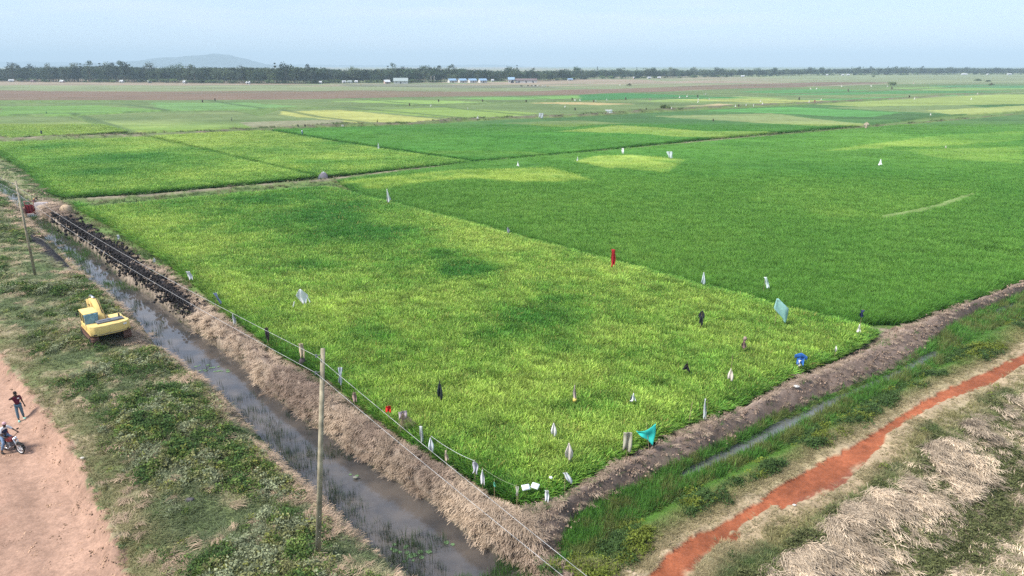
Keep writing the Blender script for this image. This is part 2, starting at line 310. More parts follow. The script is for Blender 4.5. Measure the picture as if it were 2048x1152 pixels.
def rice_tone(x, y):
    """-> (field number or 0, tone) on the rice; a wandering outline keeps the edges of patches natural"""
    fld = np.zeros(np.shape(x), int); T = np.zeros(np.shape(x))
    n1 = fbm(x, y, 9, 4, 3)-.5; n2 = fbm(x, y, 2.2, 3, 5)-.5; n4 = fbm(x, y, 4.5, 4, 13)-.5; n3 = fbm(x, y, 40, 4, 9)-.5; ns = fbm(x, y*2.2, 30, 4, 11)-.5
    wx, wy = x+n1*6, y+n1*9
    for k, Fp in enumerate((F1, F2, F3, F4, F5, F6, F7, F8, F9)):
        m = inside(x, y, Fp); fld[m] = k+1
    m = fld == 1; T[m] = (.80+n1*.75+n2*.45-1.5*blobs(wx, wy, DARK)*(.35+1.3*(n4+.5)))[m]
    m = fld == 2; t = .31+n1*.22+n2*.12+n3*.55
    for q in Y2: t = np.where(inside(x+n1*2.5+n2*1.5, y+n1*4+n2*2, q), .85+n2*.9+n1*.6, t)
    for q, s in Y22: t = np.where(inside(wx, wy, q), t+s, t)
    T[m] = t[m]
    m = (fld == 3) | (fld == 4); T[m] = (.60+n1*.6+n3*.8+n2*.35-1.2*blobs(wx, wy, D3))[m]
    m = fld == 5; t = .10+ns*.3+n1*.1
    for q, s in Y5: t = np.where(inside(x+n1*4, y+n1*5, q), s+ns*.8+n1*.3, t)
    T[m] = t[m]
    m = fld == 6; T[m] = (.62+ns*.7+n1*.3)[m]
    m = fld == 7; T[m] = (.66+ns*.8+n1*.3)[m]
    m = fld == 8; T[m] = (.58+ns*.6)[m]
    m = fld == 9; T[m] = (.50+ns*.6)[m]
    return fld, T
YEL = P([(560,223),(677,220),(800,231),(900,240),(880,246),(735,248),(640,238),(560,230)], .7)
FARP = [(P(q, .5), c) for q, c in (
    ([(1574,207),(1963,190),(2300,186),(2300,205),(1724,214)], (.24,.31,.09)), ([(1400,222),(1574,215),(1800,226),(1740,236)], (.09,.25,.06)), ([(1600,200),(1900,191),(1960,189),(1700,203)], (.10,.24,.07)), ([(1850,222),(2048,212),(2300,208),(2300,214),(1900,230)], (.26,.31,.10)), ([(1270,203),(1480,194),(1580,197),(1400,206)], (.21,.30,.09)), ([(1750,176),(2048,172),(2300,175),(1900,182)], (.17,.28,.08)), ([(900,197),(1150,192),(1200,196),(1000,201)], (.14,.28,.07)), ([(650,203),(820,200),(980,205),(820,210)], (.20,.31,.08)), ([(0,216),(120,214),(180,221),(0,226)], (.08,.22,.05)), ([(1470,184),(1640,178),(1760,182),(1560,188)], (.08,.21,.06)),
    ([(1045,207),(1130,205),(1280,209),(1200,211)], (.42,.34,.16)), ([(1370,213),(1440,208),(1500,212),(1440,214)], (.40,.33,.18)),
    ([(1330,200),(1500,198),(1700,203),(1560,208)], (.30,.34,.10)), ([(1160,190),(1240,187),(1400,192),(1500,197),(1300,199),(1160,202)], (.05,.17,.05)),
    ([(1500,192),(1780,181),(2048,184),(1700,190)], (.07,.20,.06)), ([(1850,172),(2048,170),(2048,177),(1900,176)], (.08,.2,.08)),
    ([(700,222),(900,216),(1080,228),(1000,236),(900,236)], (.17,.25,.06)), ([(0,214),(200,212),(330,222),(160,230),(0,230)], (.13,.24,.06)),
    ([(300,206),(500,206),(600,214),(420,222),(330,222)], (.12,.22,.07)))]
DIKES = [[(-200,235),(0,233.5),(146,229.5),(322,225),(470,223),(600,220.5),(824,214.5),(1000,209.5),(1160,203.5),(1369,196.5),(1600,189),(2048,171)], [(677,217.5),(800,227.5),(918,239)], [(868,214.5),(950,224),(1060,234)], [(1100,204),(1240,209),(1420,214.5)], [(1330,198),(1600,207)], [(410,202),(470,212),(545,222)], [(250,212),(300,218),(345,225)], [(146,230),(262,268)], [(700,199),(860,213)], [(1000,194),(1150,203)], [(1237,187),(1440,193)], [(1480,190),(1700,201)], [(1480,179),(1700,184),(2048,190)], [(1650,175),(2048,181)], [(0,209),(400,203),(820,197),(1160,192),(1466,180),(1621,175),(2048,168)], [(560,222),(640,238),(735,249),(850,251)], [(1160,236),(1600,213)]]
ROUGH = P([(480,249),(560,246),(680,243),(690,250),(600,256),(500,258)])
OPENW = P([(1350,968),(1500,905),(1600,850),(1700,795),(1800,750),(1880,716),(1870,700),(1790,735),(1690,775),(1600,815),(1500,872),(1360,942)], -.5); OPENW2 = P([(1990,632),(2035,612),(2030,602),(1985,620)], -.5)
STRIPE = [P(q) for q in ([(1758,442),(1850,424),(1942,394),(1950,397),(1856,429),(1765,446)],)]
GAPS = [P(q) for q in ([(1858,494),(1880,480),(1904,477),(1894,488),(1888,492),(1960,501),(2048,517),(2048,527),(1950,515),(1870,500)],)]
PH = [None]
def pathmask(x, y):
    """bare foot paths between paddies -> 0..1"""
    j = (fbm(x, y, 4, 3, 21)-.5)
    m = np.zeros(np.shape(x)); PH[0] = np.zeros(np.shape(x))
    for kp, (L, wd) in enumerate((([(-200,235),(0,284),(120,278),(290,275),(530,262),(600,258),(680,252),(824,251),(912,242),(1000,239.5),(1160,233),(1320,222),(1466,214),(1600,208.5),(1800,198),(1963,188)], 2.6), ([(128,404),(300,394),(480,377),(650,363),(800,344),(940,329.5),(1100,315),(1245,301),(1400,285),(1600,268),(1731,256),(1865,244),(2048,227.5),(2300,208)], .5))):
        d = dist(x, y, P(L)); q_ = 1-sm(d, wd*(.7+.9*j), wd*(1.5+.9*j)); m = np.maximum(m, q_); PH[0] = np.maximum(PH[0], q_*(.95, .42)[kp])
    for L, wd in (([(1600,634),(1690,652),(1740,660),(1775,664)], .4),):
        d = dist(x, y, P(L)); m = np.maximum(m, 1-sm(d, wd, wd*2))
    return m
ASH = [P(q, .7) for q in ([(97,428),(112,424),(145,440),(180,462),(215,480),(258,512),(285,535),(330,563),(372,592),(392,612),(384,624),(340,606),(300,588),(268,560),(245,540),(205,515),(160,488),(120,458)], [(56,466),(75,470),(105,490),(125,508),(146,534),(128,536),(100,520),(70,495),(50,480)])]
def terrain(x, y):
    """height, colour (linear rgb), region number for arrays of ground points"""
    n = len(x); z = np.zeros(n); col = np.zeros((n, 3)); reg = np.zeros(n, int)
    near = (y < 270)
    n05 = fbm(x, y, .7, 4, 31); n2 = fbm(x, y, 2.5, 4, 33); n8 = fbm(x, y, 9, 4, 35); n40 = fbm(x, y, 60, 4, 37); st = fbm(x, y*3, 120, 4, 39)
    # open plain
    base = np.array((.17, .20, .10))*(.8+.5*st[:, None]); pinkish = np.array((.27, .215, .155)); brown = np.array((.165, .115, .08)); grey = np.array((.16, .165, .115))
    col[:] = base
    yy = y+x*.10
    pk = sm(fbm(x, y*3, 160, 4, 41), .42, .6)*sm(y, 640, 760)*(1-sm(x, 250, 500)); col = col*(1-pk[:, None])+pinkish*pk[:, None]
    br = sm(y, 402+0*x, 410)*0
    for q, c in ((P([(-400,182),(0,181),(300,183),(600,181),(1000,184),(1150,180),(1440,170),(1640,164),(1790,165),(1700,169),(1600,174),(1466,177.5),(1237,186),(1160,190),(1000,192.5),(824,195),(600,200),(410,201),(0,209),(-400,214)]), brown), (P([(-400,156),(0,158),(500,163),(640,169),(400,171),(0,170),(-400,170)]), pinkish), (P([(1150,157),(1300,160),(1290,163),(1100,166),(1050,163)]), pinkish), (P([(700,167),(1100,172),(1160,176),(900,176),(700,172)]), grey)):
        m = inside(x+(n40-.5)*90, y+(n40-.5)*60, q); k = (.65+.5*st)[m][:, None]; c2 = c*k+np.array((.10, .13, .05))*(1-k); col[m] = c2
    col *= (.8+.4*fbm(x, y*2, 25, 3, 43))[:, None]
    for L in ([(-300,167),(600,171),(1100,176)], [(-300,177),(500,175),(1000,171),(1500,163)], [(300,188),(900,178),(1500,166),(2048,160)], [(-300,160.5),(600,165),(1000,168)], [(1000,180),(1500,171),(2048,165)], [(-300,172.5),(700,178)], [(1100,168),(2048,156)], [(1300,160),(2048,153)], [(1700,165),(2048,161)]):
        fm = y > 380; dd = dist(x[fm], y[fm], P(L)); k = (1-sm(dd, 2, 7))*sm(n40[fm], .3, .55)*.75; col[fm] = col[fm]*(1-k[:, None])+np.array((.06, .085, .045))*k[:, None]
    # rice
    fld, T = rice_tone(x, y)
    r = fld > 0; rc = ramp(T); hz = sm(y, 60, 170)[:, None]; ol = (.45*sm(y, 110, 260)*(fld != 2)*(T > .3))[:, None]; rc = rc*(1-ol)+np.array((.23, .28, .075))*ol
    fz = sm(y, 200, 260)[:, None]; lum_ = rc.mean(1, keepdims=True); rc = rc*(.50+.24*hz-.16*fz)*(1-.28*fz)+lum_*.52*.28*fz*1.2; rc = rc*(1+.35*(fbm(x, y*2.4, 22, 4, 77)-.5)[:, None]*hz)  # tuft shade painted into the sheet colour; far plots greyed as by haze
    yl = inside(x+(n8-.5)*2, y+(n8-.5)*4, YEL); rc[yl] = OCHRE*.8
    for q, c in FARP:
        m = inside(x+(n8-.5)*4, y+(n8-.5)*8, q); rc[m] = np.array(c)*.9*(.8+.4*st[m])[:, None]
    rc = rc*(.72+.56*fbm(x*.5, y*1.6, 14, 4, 79))[:, None]
    far_ = (y > 190) & r; dk = np.zeros(n)
    for L in DIKES: dk[far_] = np.maximum(dk[far_], 1-sm(dist(x[far_], y[far_], P(L)), .6+y[far_]*.0015, 1.2+y[far_]*.004))
    rc = rc*(1-.75*dk[:, None])+np.array((.06, .10, .04))*.75*dk[:, None]
    ins = np.full(n, 9.0)
    m = r & near
    for k, Fp in enumerate((F1, F2, F3, F4, F5, F6, F7)):
        q = m & (fld == k+1)
        if q.any(): ins[q] = dist(x[q], y[q], np.concatenate([Fp, Fp[:1]]))
    zr = (.30+.42*sm(y, 60, 150)+.10*(n2-.5))*sm(ins, .05, .5+y*.002)
    z[r] = zr[r]
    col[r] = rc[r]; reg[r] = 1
    nf = y < 170
    pmk = pathmask(x, y); soil = np.array((.26, .215, .16))[None]*(.5+.8*n05[:, None]); soil = soil*(1-.45*sm(y, 180, 220))[:, None]; soil = np.where((n2 > .47)[:, None], soil*.35+np.array((.10,.16,.04))*.65, soil)
    verge = ~r & (y < 420) & (y > 30); col[verge] = np.array((.11, .17, .05))*(.6+.8*n2[verge][:, None])
    col = col*(1-pmk[:, None]*.95)+soil*pmk[:, None]*.95; z = np.maximum(z*(1-pmk)+.10*pmk, PH[0]); reg[(pmk > .5) & (y < 420)] = 2
    for q in STRIPE:
        m = inside(x+(n2-.5), y+(n2-.5)*2, q); col[m] = (.19,.255,.09); z[m] = .72
    for q in GAPS:
        m = inside(x+(n2-.5)*.6, y+(n2-.5), q); col[m] = (.03,.06,.02); z[m] = .05
    m = inside(x, y, ROUGH); col[m] = (np.array((.20, .20, .12))*(.5+1.0*n05[:, None]))[m]
    gd = np.array((.11, .15, .06)); gl = np.array((.15, .18, .075)); dry = np.array((.29, .245, .155)); straw = np.array((.34, .275, .215)); dirt = np.array((.165, .12, .095)); ash = np.array((.022, .02, .022))
    # left berm
    m = inside(x, y, poly_bermL) & near
    if m.any():
        X, Y = x[m], y[m]; dA, dB = dist(X, Y, wA), dist(X, Y, wB); u = dA/(dA+dB+1e-6); w_ = dA+dB
        prof = np.interp(u, [0, .12, .3, .5, .68, .82, .93, 1], [0, .03, .16, .45, .62, .25, -.4, -.95])
        lump = (n2[m]-.5)*.5*sm(u, .2, .5)*(1-sm(u, .9, 1)); z[m] = prof+lump+(n05[m]-.5)*.18
        c = dirt*(.7+.6*n05[m][:, None]); k = sm(u+(n2[m]-.5)*.4, .56, .74)[:, None]; c = c*(1-k)+straw*(.7+.5*n05[m][:, None])*k
        k = (sm(u, .93, 1))[:, None]; c = c*(1-k)+np.array((.09,.075,.055))*k
        k = (sm(n8[m]+(n2[m]-.5)*.5, .55, .68)*(1-sm(u, .1, .35)))[:, None]; c = c*(1-k)+gl*k
        gk = (sm(Y, 98, 108)*.8)[:, None]; c = c*(1-gk)+gl*(.6+.8*n05[m][:, None])*gk
        for q in ASH[:1]:
            kk = (inside(X+(n05[m]-.5)*.9, Y+(n05[m]-.5)*1.2, q)*(1-sm(u+(n05[m]-.5)*.25, .80, .90)))[:, None]; c = c*(1-kk)+ash*(.6+.9*n05[m][:, None])*kk
        col[m] = c; reg[m] = 3
    # canal
    m = inside(x, y, poly_canal) & near
    X, Y = x[m], y[m]; dB, dC = dist(X, Y, wB), dist(X, Y, wC); z[m] = -.95-.5*np.sin(np.pi*dB/(dB+dC+1e-6)); col[m] = (.08, .07, .05); reg[m] = 4
    # left bank
    m = inside(x, y, poly_left)
    X, Y = x[m], y[m]; dC = dist(X, Y, wC); lw = .8+1.0*n2[m]
    zz = -.95+1.75*sm(dC, 0, 1.9)+.35*sm(dC, 1.5, 6)*(1-sm(dC, 8, 16))+(n2[m]-.5)*.55*sm(dC, .6, 2.5)+(n05[m]-.5)*.22+(n8[m]-.5)*.9*sm(dC, 1.5, 5)
    rd = inside(X+(n05[m]-.5)*.9, Y+(n05[m]-.5)*.9, wRD); drd = dist(X, Y, wRD[:15]); kr = np.where(rd, sm(drd, 0, 1.0), 0); zz = zz*(1-kr)+(.42+.05*n2[m]-.06*np.exp(-((drd-2.2)/.5)**2))*kr
    z[m] = zz
    q = fbm(X, Y, 3.5, 4, 51); q2 = fbm(X, Y, 1.1, 3, 53)
    c = gd*(1-sm(q, .35, .6))[:, None]+gl*sm(q, .35, .6)[:, None]; k = sm(q2+(q-.5)*.4, .5, .64)[:, None]*.8; c = c*(1-k)+dry*k
    k = (np.exp(-((dC-1.5)/(.6+.9*n2[m]))**2)*sm(n2[m]+n05[m]*.4, .42, .7))[:, None]; c = c*(1-k)+straw*.95*k
    k = (1-sm(dC, .1, .7))[:, None]; c = c*(1-k)+np.array((.07,.10,.04))*k
    k = ((1-sm(drd, .4, 3.2))*(~rd)*sm(q2, .35, .6))[:, None]; c = c*(1-k)+dry*.95*k
    kk = (inside(X+(n05[m]-.5)*.9, Y+(n05[m]-.5)*1.2, ASH[1])*1.0)[:, None]; c = c*(1-kk)+ash*(.6+.9*n05[m][:, None])*kk
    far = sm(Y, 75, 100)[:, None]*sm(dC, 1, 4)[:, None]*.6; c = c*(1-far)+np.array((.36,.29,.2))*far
    rcol = np.array((.30, .19, .138))*(.82+.3*n2[m][:, None]); tr = np.exp(-((drd-1.4)/.6)**2)*.5+np.exp(-((drd-3.3)/.5)**2)*.35; rcol = rcol*(1+.42*tr[:, None]); dk = sm(fbm(X, Y, 3, 4, 57), .5, .68)[:, None]*sm(drd, 2.5, 5)[:, None]; rcol = rcol*(1-dk*.55)+np.array((.25,.115,.08))*dk*.55
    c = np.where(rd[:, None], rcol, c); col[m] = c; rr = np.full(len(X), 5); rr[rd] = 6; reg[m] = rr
    # right berm
    m = inside(x, y, poly_bermR) & near
    X, Y = x[m], y[m]; dF, dG = dist(X, Y, wF), dist(X, Y, wG); u = dF/(dF+dG+1e-6)
    hgt = .9; prof = np.interp(u, [0, .06, .18, .36, .55, .8, 1], [0, .03, .10, .50, .56, .1, -.42]); mud = sm(Y, 0, 1)
    z[m] = prof+(n2[m]-.5)*.32*sm(u, .1, .4)+(n05[m]-.5)*.24+(fbm(X, Y, .3, 2, 67)-.5)*.10
    c = np.array((.17, .125, .10))*(.65+.7*n05[m][:, None]); k = (np.exp(-((u-.33-(n2[m]-.5)*.3)/.16)**2)*.8)[:, None]; c = c*(1-k)+np.array((.36,.28,.22))*(.75+.5*n05[m][:, None])*k
    k = sm(n8[m]+(n05[m]-.5)*.4, .62, .75)[:, None]*.4; c = c*(1-k)+gl*k
    k = (1-sm(u, .1, .22))[:, None]; c = c*(1-k)+np.array((.17,.135,.105))*k
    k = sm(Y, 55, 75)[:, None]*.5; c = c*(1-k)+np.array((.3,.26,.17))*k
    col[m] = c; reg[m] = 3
    # right ditch
    m = inside(x, y, poly_ditch) & near
    X, Y = x[m], y[m]; dG, dI = dist(X, Y, wG), dist(X, Y, wI); ow = np.zeros(len(X)); ow[inside(X+(n2[m]-.5)*1.5, Y+(n2[m]-.5)*1.5, OPENW)] = 1; ow[inside(X, Y, OPENW2)] = 1; z[m] = -.42-(.06+.52*ow)*np.sin(np.pi*dG/(dG+dI+1e-6)); col[m] = np.array((.07,.12,.03))*(.6+.8*n05[m][:, None]); reg[m] = 4
    # right verge, slope
    m = inside(x, y, poly_right) & near
    X, Y = x[m], y[m]; dI = dist(X, Y, wI); sl_ = inside(X, Y, poly_slope); dK = dist(X, Y, wK)
    zz = -.42+.62*sm(dI, 0, 1.6)+(n2[m]-.5)*.30*(1-sm(dI, 2.5, 4))+(n05[m]-.5)*.1
    drp = np.where(sl_, dK, 0); zz = zz-1.5*sm(drp, 0, 4.2)+sl_*sm(dK, 0, 1)*(1-sm(dK, 4, 6))*(n2[m]-.5)*.6
    z[m] = zz
    q = fbm(X, Y, 2.6, 4, 61); q2 = fbm(X, Y, .9, 3, 63)
    c = gl*(.6+.8*q2[:, None]); k = sm(dI+(n2[m]-.5)*2.2, 1.7, 3.0)[:, None]; c2 = dry*(.8+.35*n05[m][:, None]); c = c*(1-k)+c2*k
    k = (sm(q, .58, .70)*sm(dI, .5, 1.5))[:, None]*.8; c = c*(1-k)+gd*1.3*k
    ks = (sl_*1.0); k = (ks*sm(q2+(q-.5)*.3, .40, .55)*sm(dK, 0, .4))[:, None]; c3 = np.array((.17,.15,.085))*(.6+.8*n05[m][:, None]); c = c*(1-(ks*sm(dK, 0, .4))[:, None])+c3*(ks*sm(dK, 0, .4))[:, None]; c = c*(1-k*.7)+np.array((.42,.34,.27))*k*.7
    k = (ks*sm(dK, 4.0, 5.2))[:, None]*.85; c = c*(1-k)+np.array((.13,.16,.06))*(.6+.8*q2[:, None])*k
    rust = (ks*sm(dK+(q-.5)*3, 7.5, 8.8))[:, None]*.8; c = c*(1-rust)+np.array((.22,.13,.045))*(.6+.8*q2[:, None])*rust
    nr_ = (fbm(X, Y, .3, 2, 65)-.5)*1.7; Xw, Yw = X+(n05[m]-.5)*.3+nr_*.35, Y+(n05[m]-.5)*.4+nr_*.45; rp_ = inside(Xw, Yw, wRP); dRp = dist(Xw, Yw, wRP); rp_ &= dRp > .05
    sand = ((~rp_)*(1-sm(dRp+(n2[m]-.5)*1.6, .1, 1.5)))[:, None]*.6; c = c*(1-sand)+np.array((.42,.31,.2))*(.8+.4*n05[m][:, None])*sand
    c = np.where(rp_[:, None], np.array((.33, .105, .05))*(.6+.6*n2[m][:, None])*(.8+.4*n05[m][:, None])*(1-.25*sm(q, .5, .7))[:, None], c); zz2 = z[m]; zz2[rp_] = zz2[rp_]*.3+.02; z[m] = zz2
    dL = dist(X, Y, wRP[2:19]); k = (rp_*sm(dL+(n2[m]-.5)*.8, .95, 1.35))[:, None]; mixc = np.where((fbm(X, Y, .45, 3, 69) > .56)[:, None], (.33, .24, .155), (.235, .085, .052)); c = c*(1-k)+mixc*(.75+.5*n05[m][:, None])*k
    cr = (inside(X, Y, P([(1040,1200),(1070,1120),(1130,1085),(1200,1120),(1290,1160),(1200,1200)]))*sm(n2[m]+.2, .4, .6))[:, None]*.8; c = c*(1-cr)+np.array((.42,.33,.24))*cr
    col[m] = c; rr = np.full(len(X), 0); rr[rp_] = 7; reg[m] = rr
    # dark hollow where the two berms meet
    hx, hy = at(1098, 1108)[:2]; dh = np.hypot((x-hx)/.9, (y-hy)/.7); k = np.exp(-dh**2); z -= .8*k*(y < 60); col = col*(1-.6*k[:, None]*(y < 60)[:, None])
    z[(y > 420)] += (n40[(y > 420)]-.5)*.6
    return z, np.clip(col, .004, .9), reg
def lg(a, b, k): return np.exp(np.linspace(math.log(a), math.log(b), k))
ys = np.concatenate([lg(9, 260, 720)[:-1], lg(260, 1500, 220)[:-1], lg(1500, 13500, 60)])
ss = np.arange(-1.26, 1.2601, .0046)
S, Yg = np.meshgrid(ss, ys); Xg = (S*Yg).ravel(); Yf = Yg.ravel()
Z, CC, RG = terrain(Xg, Yf)
nr, nc = len(ys), len(ss)
idx = np.arange(nr*nc).reshape(nr, nc); quads = np.stack([idx[:-1, :-1], idx[:-1, 1:], idx[1:, 1:], idx[1:, :-1]], -1).reshape(-1, 4)
freg = RG[quads[:, 0]]
freg[(freg == 0) & (Yf[quads[:, 0]] < 60)] = 8
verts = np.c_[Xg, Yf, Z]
def sub(name, k):
    q = quads[freg == k]
    if not len(q): return
    u, inv = np.unique(q, return_inverse=True); v = verts[u]
    me = bpy.data.meshes.new(name); me.vertices.add(len(v)); me.vertices.foreach_set('co', v.astype(np.float32).ravel())
    me.loops.add(len(q)*4); me.loops.foreach_set('vertex_index', inv.ravel().astype(np.int32)); me.polygons.add(len(q))
    me.polygons.foreach_set('loop_start', np.arange(0, len(q)*4, 4, dtype=np.int32)); me.polygons.foreach_set('use_smooth', [True]*len(q))
    a = me.attributes.new('col', 'FLOAT_COLOR', 'POINT'); a.data.foreach_set('color', np.c_[CC[u], np.ones(len(u))].astype(np.float32).ravel())
    me.materials.append(MG); me.update(calc_edges=True); me.validate()
    o = bpy.data.objects.new(name, me); COL.objects.link(o); o['kind'] = 'structure'; return o
for nm, k in (('ground', 0), ('rice_fields', 1), ('field_paths', 2), ('embankment', 3), ('canal_bed', 4), ('canal_bank', 5), ('dirt_road', 6), ('footpath', 7), ('verge', 8)): sub(nm, k)
# land beyond and behind the surveyed sheet
pl = MB(); pl.box((0, 6200, -3.2), (28000, 15500, .4)); m_pl = mat('plain_soil', (.14, .17, .09), .95, noise=.3, nscale=.01)
tag(pl.build('outer_ground', m_pl), kind='structure')
_zc = {}
def gz(x, y): return float(terrain(np.array([x], float), np.array([y], float))[0][0])
# ------------------------------------------------------------ water
def water_mat():
    m = bpy.data.materials.new('muddy_water'); m.use_nodes = True; n = m.node_tree; b = n.nodes['Principled BSDF']
    b.inputs['Base Color'].default_value = (.085, .072, .06, 1); b.inputs['Roughness'].default_value = .06; b.inputs['IOR'].default_value = 1.5; b.inputs['Specular IOR Level'].default_value = .8
    g = n.nodes.new('ShaderNodeNewGeometry'); z = n.nodes.new('ShaderNodeTexNoise'); z.inputs['Scale'].default_value = 3; z.inputs['Detail'].default_value = 3
    z2 = n.nodes.new('ShaderNodeTexNoise'); z2.inputs['Scale'].default_value = .6; z2.inputs['Detail'].default_value = 4; n.links.new(g.outputs['Position'], z2.inputs['Vector'])
    cr = n.nodes.new('ShaderNodeValToRGB'); cr.color_ramp.elements[0].position = .35; cr.color_ramp.elements[0].color = (.05, .048, .048, 1); cr.color_ramp.elements[1].position = .65; cr.color_ramp.elements[1].color = (.105, .09, .078, 1)
    n.links.new(z2.outputs[0], cr.inputs[0]); n.links.new(cr.outputs[0], b.inputs['Base Color'])
    u = n.nodes.new('ShaderNodeBump'); u.inputs['Strength'].default_value = .15; u.inputs['Distance'].default_value = .006
    n.links.new(g.outputs['Position'], z.inputs['Vector']); n.links.new(z.outputs[0], u.inputs['Height']); n.links.new(u.outputs[0], b.inputs['Normal']); return m
MW = water_mat()
def strip(name, L1, L2, z, mt):
    n = 60
    def rs(L):
        d = np.r_[0, np.cumsum(np.hypot(*np.diff(L, axis=0).T))]; t = np.linspace(0, d[-1], n); return np.c_[np.interp(t, d, L[:, 0]), np.interp(t, d, L[:, 1])]
    a, b = rs(L1), rs(L2); V = []; c = (a+b)/2
    a = a+(a-c)*.06; b = b+(b-c)*.06
    for p, q in zip(a, b): V += [(p[0], p[1], z), (q[0], q[1], z)]
    o = bpy.data.objects.new(name, rawmesh(name, V, [(2*i, 2*i+1, 2*i+3, 2*i+2) for i in range(n-1)], mt)); COL.objects.link(o); o['kind'] = 'structure'; return o
strip('canal_water', wB, wC, -.93, MW); MW2 = mat('ditch_water_surface', (.11, .12, .12), .06, spec=.8, bump=.004, nscale=2); strip('ditch_water', wG, wI, -.60, MW2)
# ------------------------------------------------------------ distant hills
MH = mat('hill_woods', (.035, .055, .045), .95, noise=.3, nscale=.004)
def hill(name, prof, dist_, wid, lab=None):
    xs = [q[0] for q in prof]; V = []; F = []; n = 90; m = 14
    for i in range(n+1):
        px = xs[0]+(xs[-1]-xs[0])*i/n; hp = np.interp(px, xs, [q[1] for q in prof]); X = (px-1024)/FPX*dist_/CP; top = CAM_H+(131-hp)*dist_/FPX/CP*1.04
        top += 3*math.sin(px*.13)+2*math.sin(px*.31)
        for j in range(m+1):
            v = -1+2*j/m; V.append((X, dist_+v*wid, -3+(top+3)*max(0, math.cos(v*math.pi/2))**.8))
    for i in range(n):
        for j in range(m): a = i*(m+1)+j; F.append((a, a+m+1, a+m+2, a+1))
    o = bpy.data.objects.new(name, rawmesh(name, V, F, MH)); COL.objects.link(o); o['kind'] = 'structure'
hill('hill', [(200,132),(300,127),(350,124),(400,118),(430,117),(470,113.5),(490,112),(510,113),(530,118),(560,127),(600,131),(620,134)], 7800, 700)
hill('far_hills', [(-300,122),(0,125),(60,126),(150,124.5),(250,126),(330,127),(420,128),(700,130),(860,131),(1000,129),(1050,132)], 12200, 700)
# ------------------------------------------------------------ vegetation (stuff nobody could count)
HZ = at(1098, 1108)[:2]
def terr_z(x, y): return terrain(x, y)[0]
def cand(n, y0, y1, s0=-1.0, s1=1.0):
    if y0 < 24: n = int(n*1.15); y0 = 17
    n = int(n*1.14)
    """random ground points, thinner with distance: equal numbers per (log y, x/y) cell"""
    u = RNG.uniform(math.log(y0), math.log(y1), n); s = RNG.uniform(s0, s1, n); y = np.exp(u); return s*y, y
NSC = 1.0
M_CLOD = blade_mat('soil', .9, (.9, .9, .9), .1, 0)
# rice
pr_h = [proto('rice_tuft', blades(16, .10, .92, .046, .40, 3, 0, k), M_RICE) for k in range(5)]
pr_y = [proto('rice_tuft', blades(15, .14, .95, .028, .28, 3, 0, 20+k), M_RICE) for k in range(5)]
x, y = cand(int(800000*NSC), 25, 235)
D = np.minimum(1, (40/y)**-2*0+1.0)
keep = RNG.random(len(x)) < np.minimum(1, (y/43)**2)      # no more than ~26 hills per square metre near by
x, y = x[keep], y[keep]
fld, T = rice_tone(x, y)
k = (fld >= 1) & (fld <= 6)
for q in GAPS+STRIPE: k &= ~(inside(x, y, q) & (RNG.random(len(x)) < .8))
x, y, fld, T = x[k], y[k], fld[k], T[k]
names = {1: ('rice_crop', 'ripening yellow green rice filling the near field'), 2: ('rice_crop', 'dark green young rice beyond the field dividing line'), 3: ('rice_crop', 'rice beside the upper end of the canal'), 4: ('rice_crop', 'rice in the middle plot beyond the hut path'), 5: ('rice_crop', 'dark and yellow striped rice in the far right plots'), 6: ('rice_crop', 'rice in the plot at the far left')}
for fk in range(1, 7):
    m = fld == fk; X, Y, t = x[m], y[m], T[m]; n = len(X)
    if not n: continue
    g = np.maximum(1, Y/46); Fp = (F1, F2, F3, F4, F5, F6)[fk-1]; ins = dist(X, Y, np.concatenate([Fp, Fp[:1]]))
    yng = fk in (2, 5)
    tt = t+RNG.normal(0, .09 if yng else .16, n)-(.35 if not yng else .1)*np.exp(-(ins/.6)**2)
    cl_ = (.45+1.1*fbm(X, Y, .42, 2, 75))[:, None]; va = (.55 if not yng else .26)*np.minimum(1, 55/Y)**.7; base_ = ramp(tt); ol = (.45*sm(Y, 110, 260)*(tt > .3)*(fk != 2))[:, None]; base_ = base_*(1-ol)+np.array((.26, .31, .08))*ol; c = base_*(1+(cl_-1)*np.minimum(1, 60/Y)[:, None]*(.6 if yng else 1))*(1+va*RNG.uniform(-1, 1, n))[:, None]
    if fk == 1: q = RNG.random(n) < .02; c[q] = np.array((.36, .33, .10))
    h = (1.0 if not yng else .92)*(.80+.40*fbm(X, Y, .6, 3, 71))*RNG.uniform(.80, 1.14, n)*(1-.12*np.exp(-(ins/.5)**2))
    if yng: h *= .9+.2*fbm(X, Y, 4, 3, 73)
    zz = np.zeros(n)
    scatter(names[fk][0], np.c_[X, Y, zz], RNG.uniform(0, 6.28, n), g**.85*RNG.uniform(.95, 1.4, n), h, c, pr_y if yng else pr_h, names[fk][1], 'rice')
# verges: grass, weeds, straw
pr_g = [proto('grass_tuft', blades(14, .16, .34, .022, .6, 2, 0, 40+k), M_GRASS) for k in range(4)]
pr_w = [proto('weed_clump', leafy(46, .30, .38, .055, 60+k), M_LEAF) for k in range(4)]
pr_s = [proto('straw_bundle', blades(20, .24, .42, .013, .3, 3, .09, 80+k), M_STRAW) for k in range(5)]
pr_l = [proto('standing_straw', blades(12, .18, .5, .020, 1.0, 3, 0, 90+k), M_STRAW) for k in range(3)]
pr_r = [proto('reed_tuft', blades(9, .20, .55, .018, .18, 2, 0, 100+k), M_GRASS) for k in range(3)]
def slope_dir(x, y, z):
    e = .3; gx = terr_z(x+e, y)-z; gy = terr_z(x, y+e)-z; return np.arctan2(-gy, -gx)
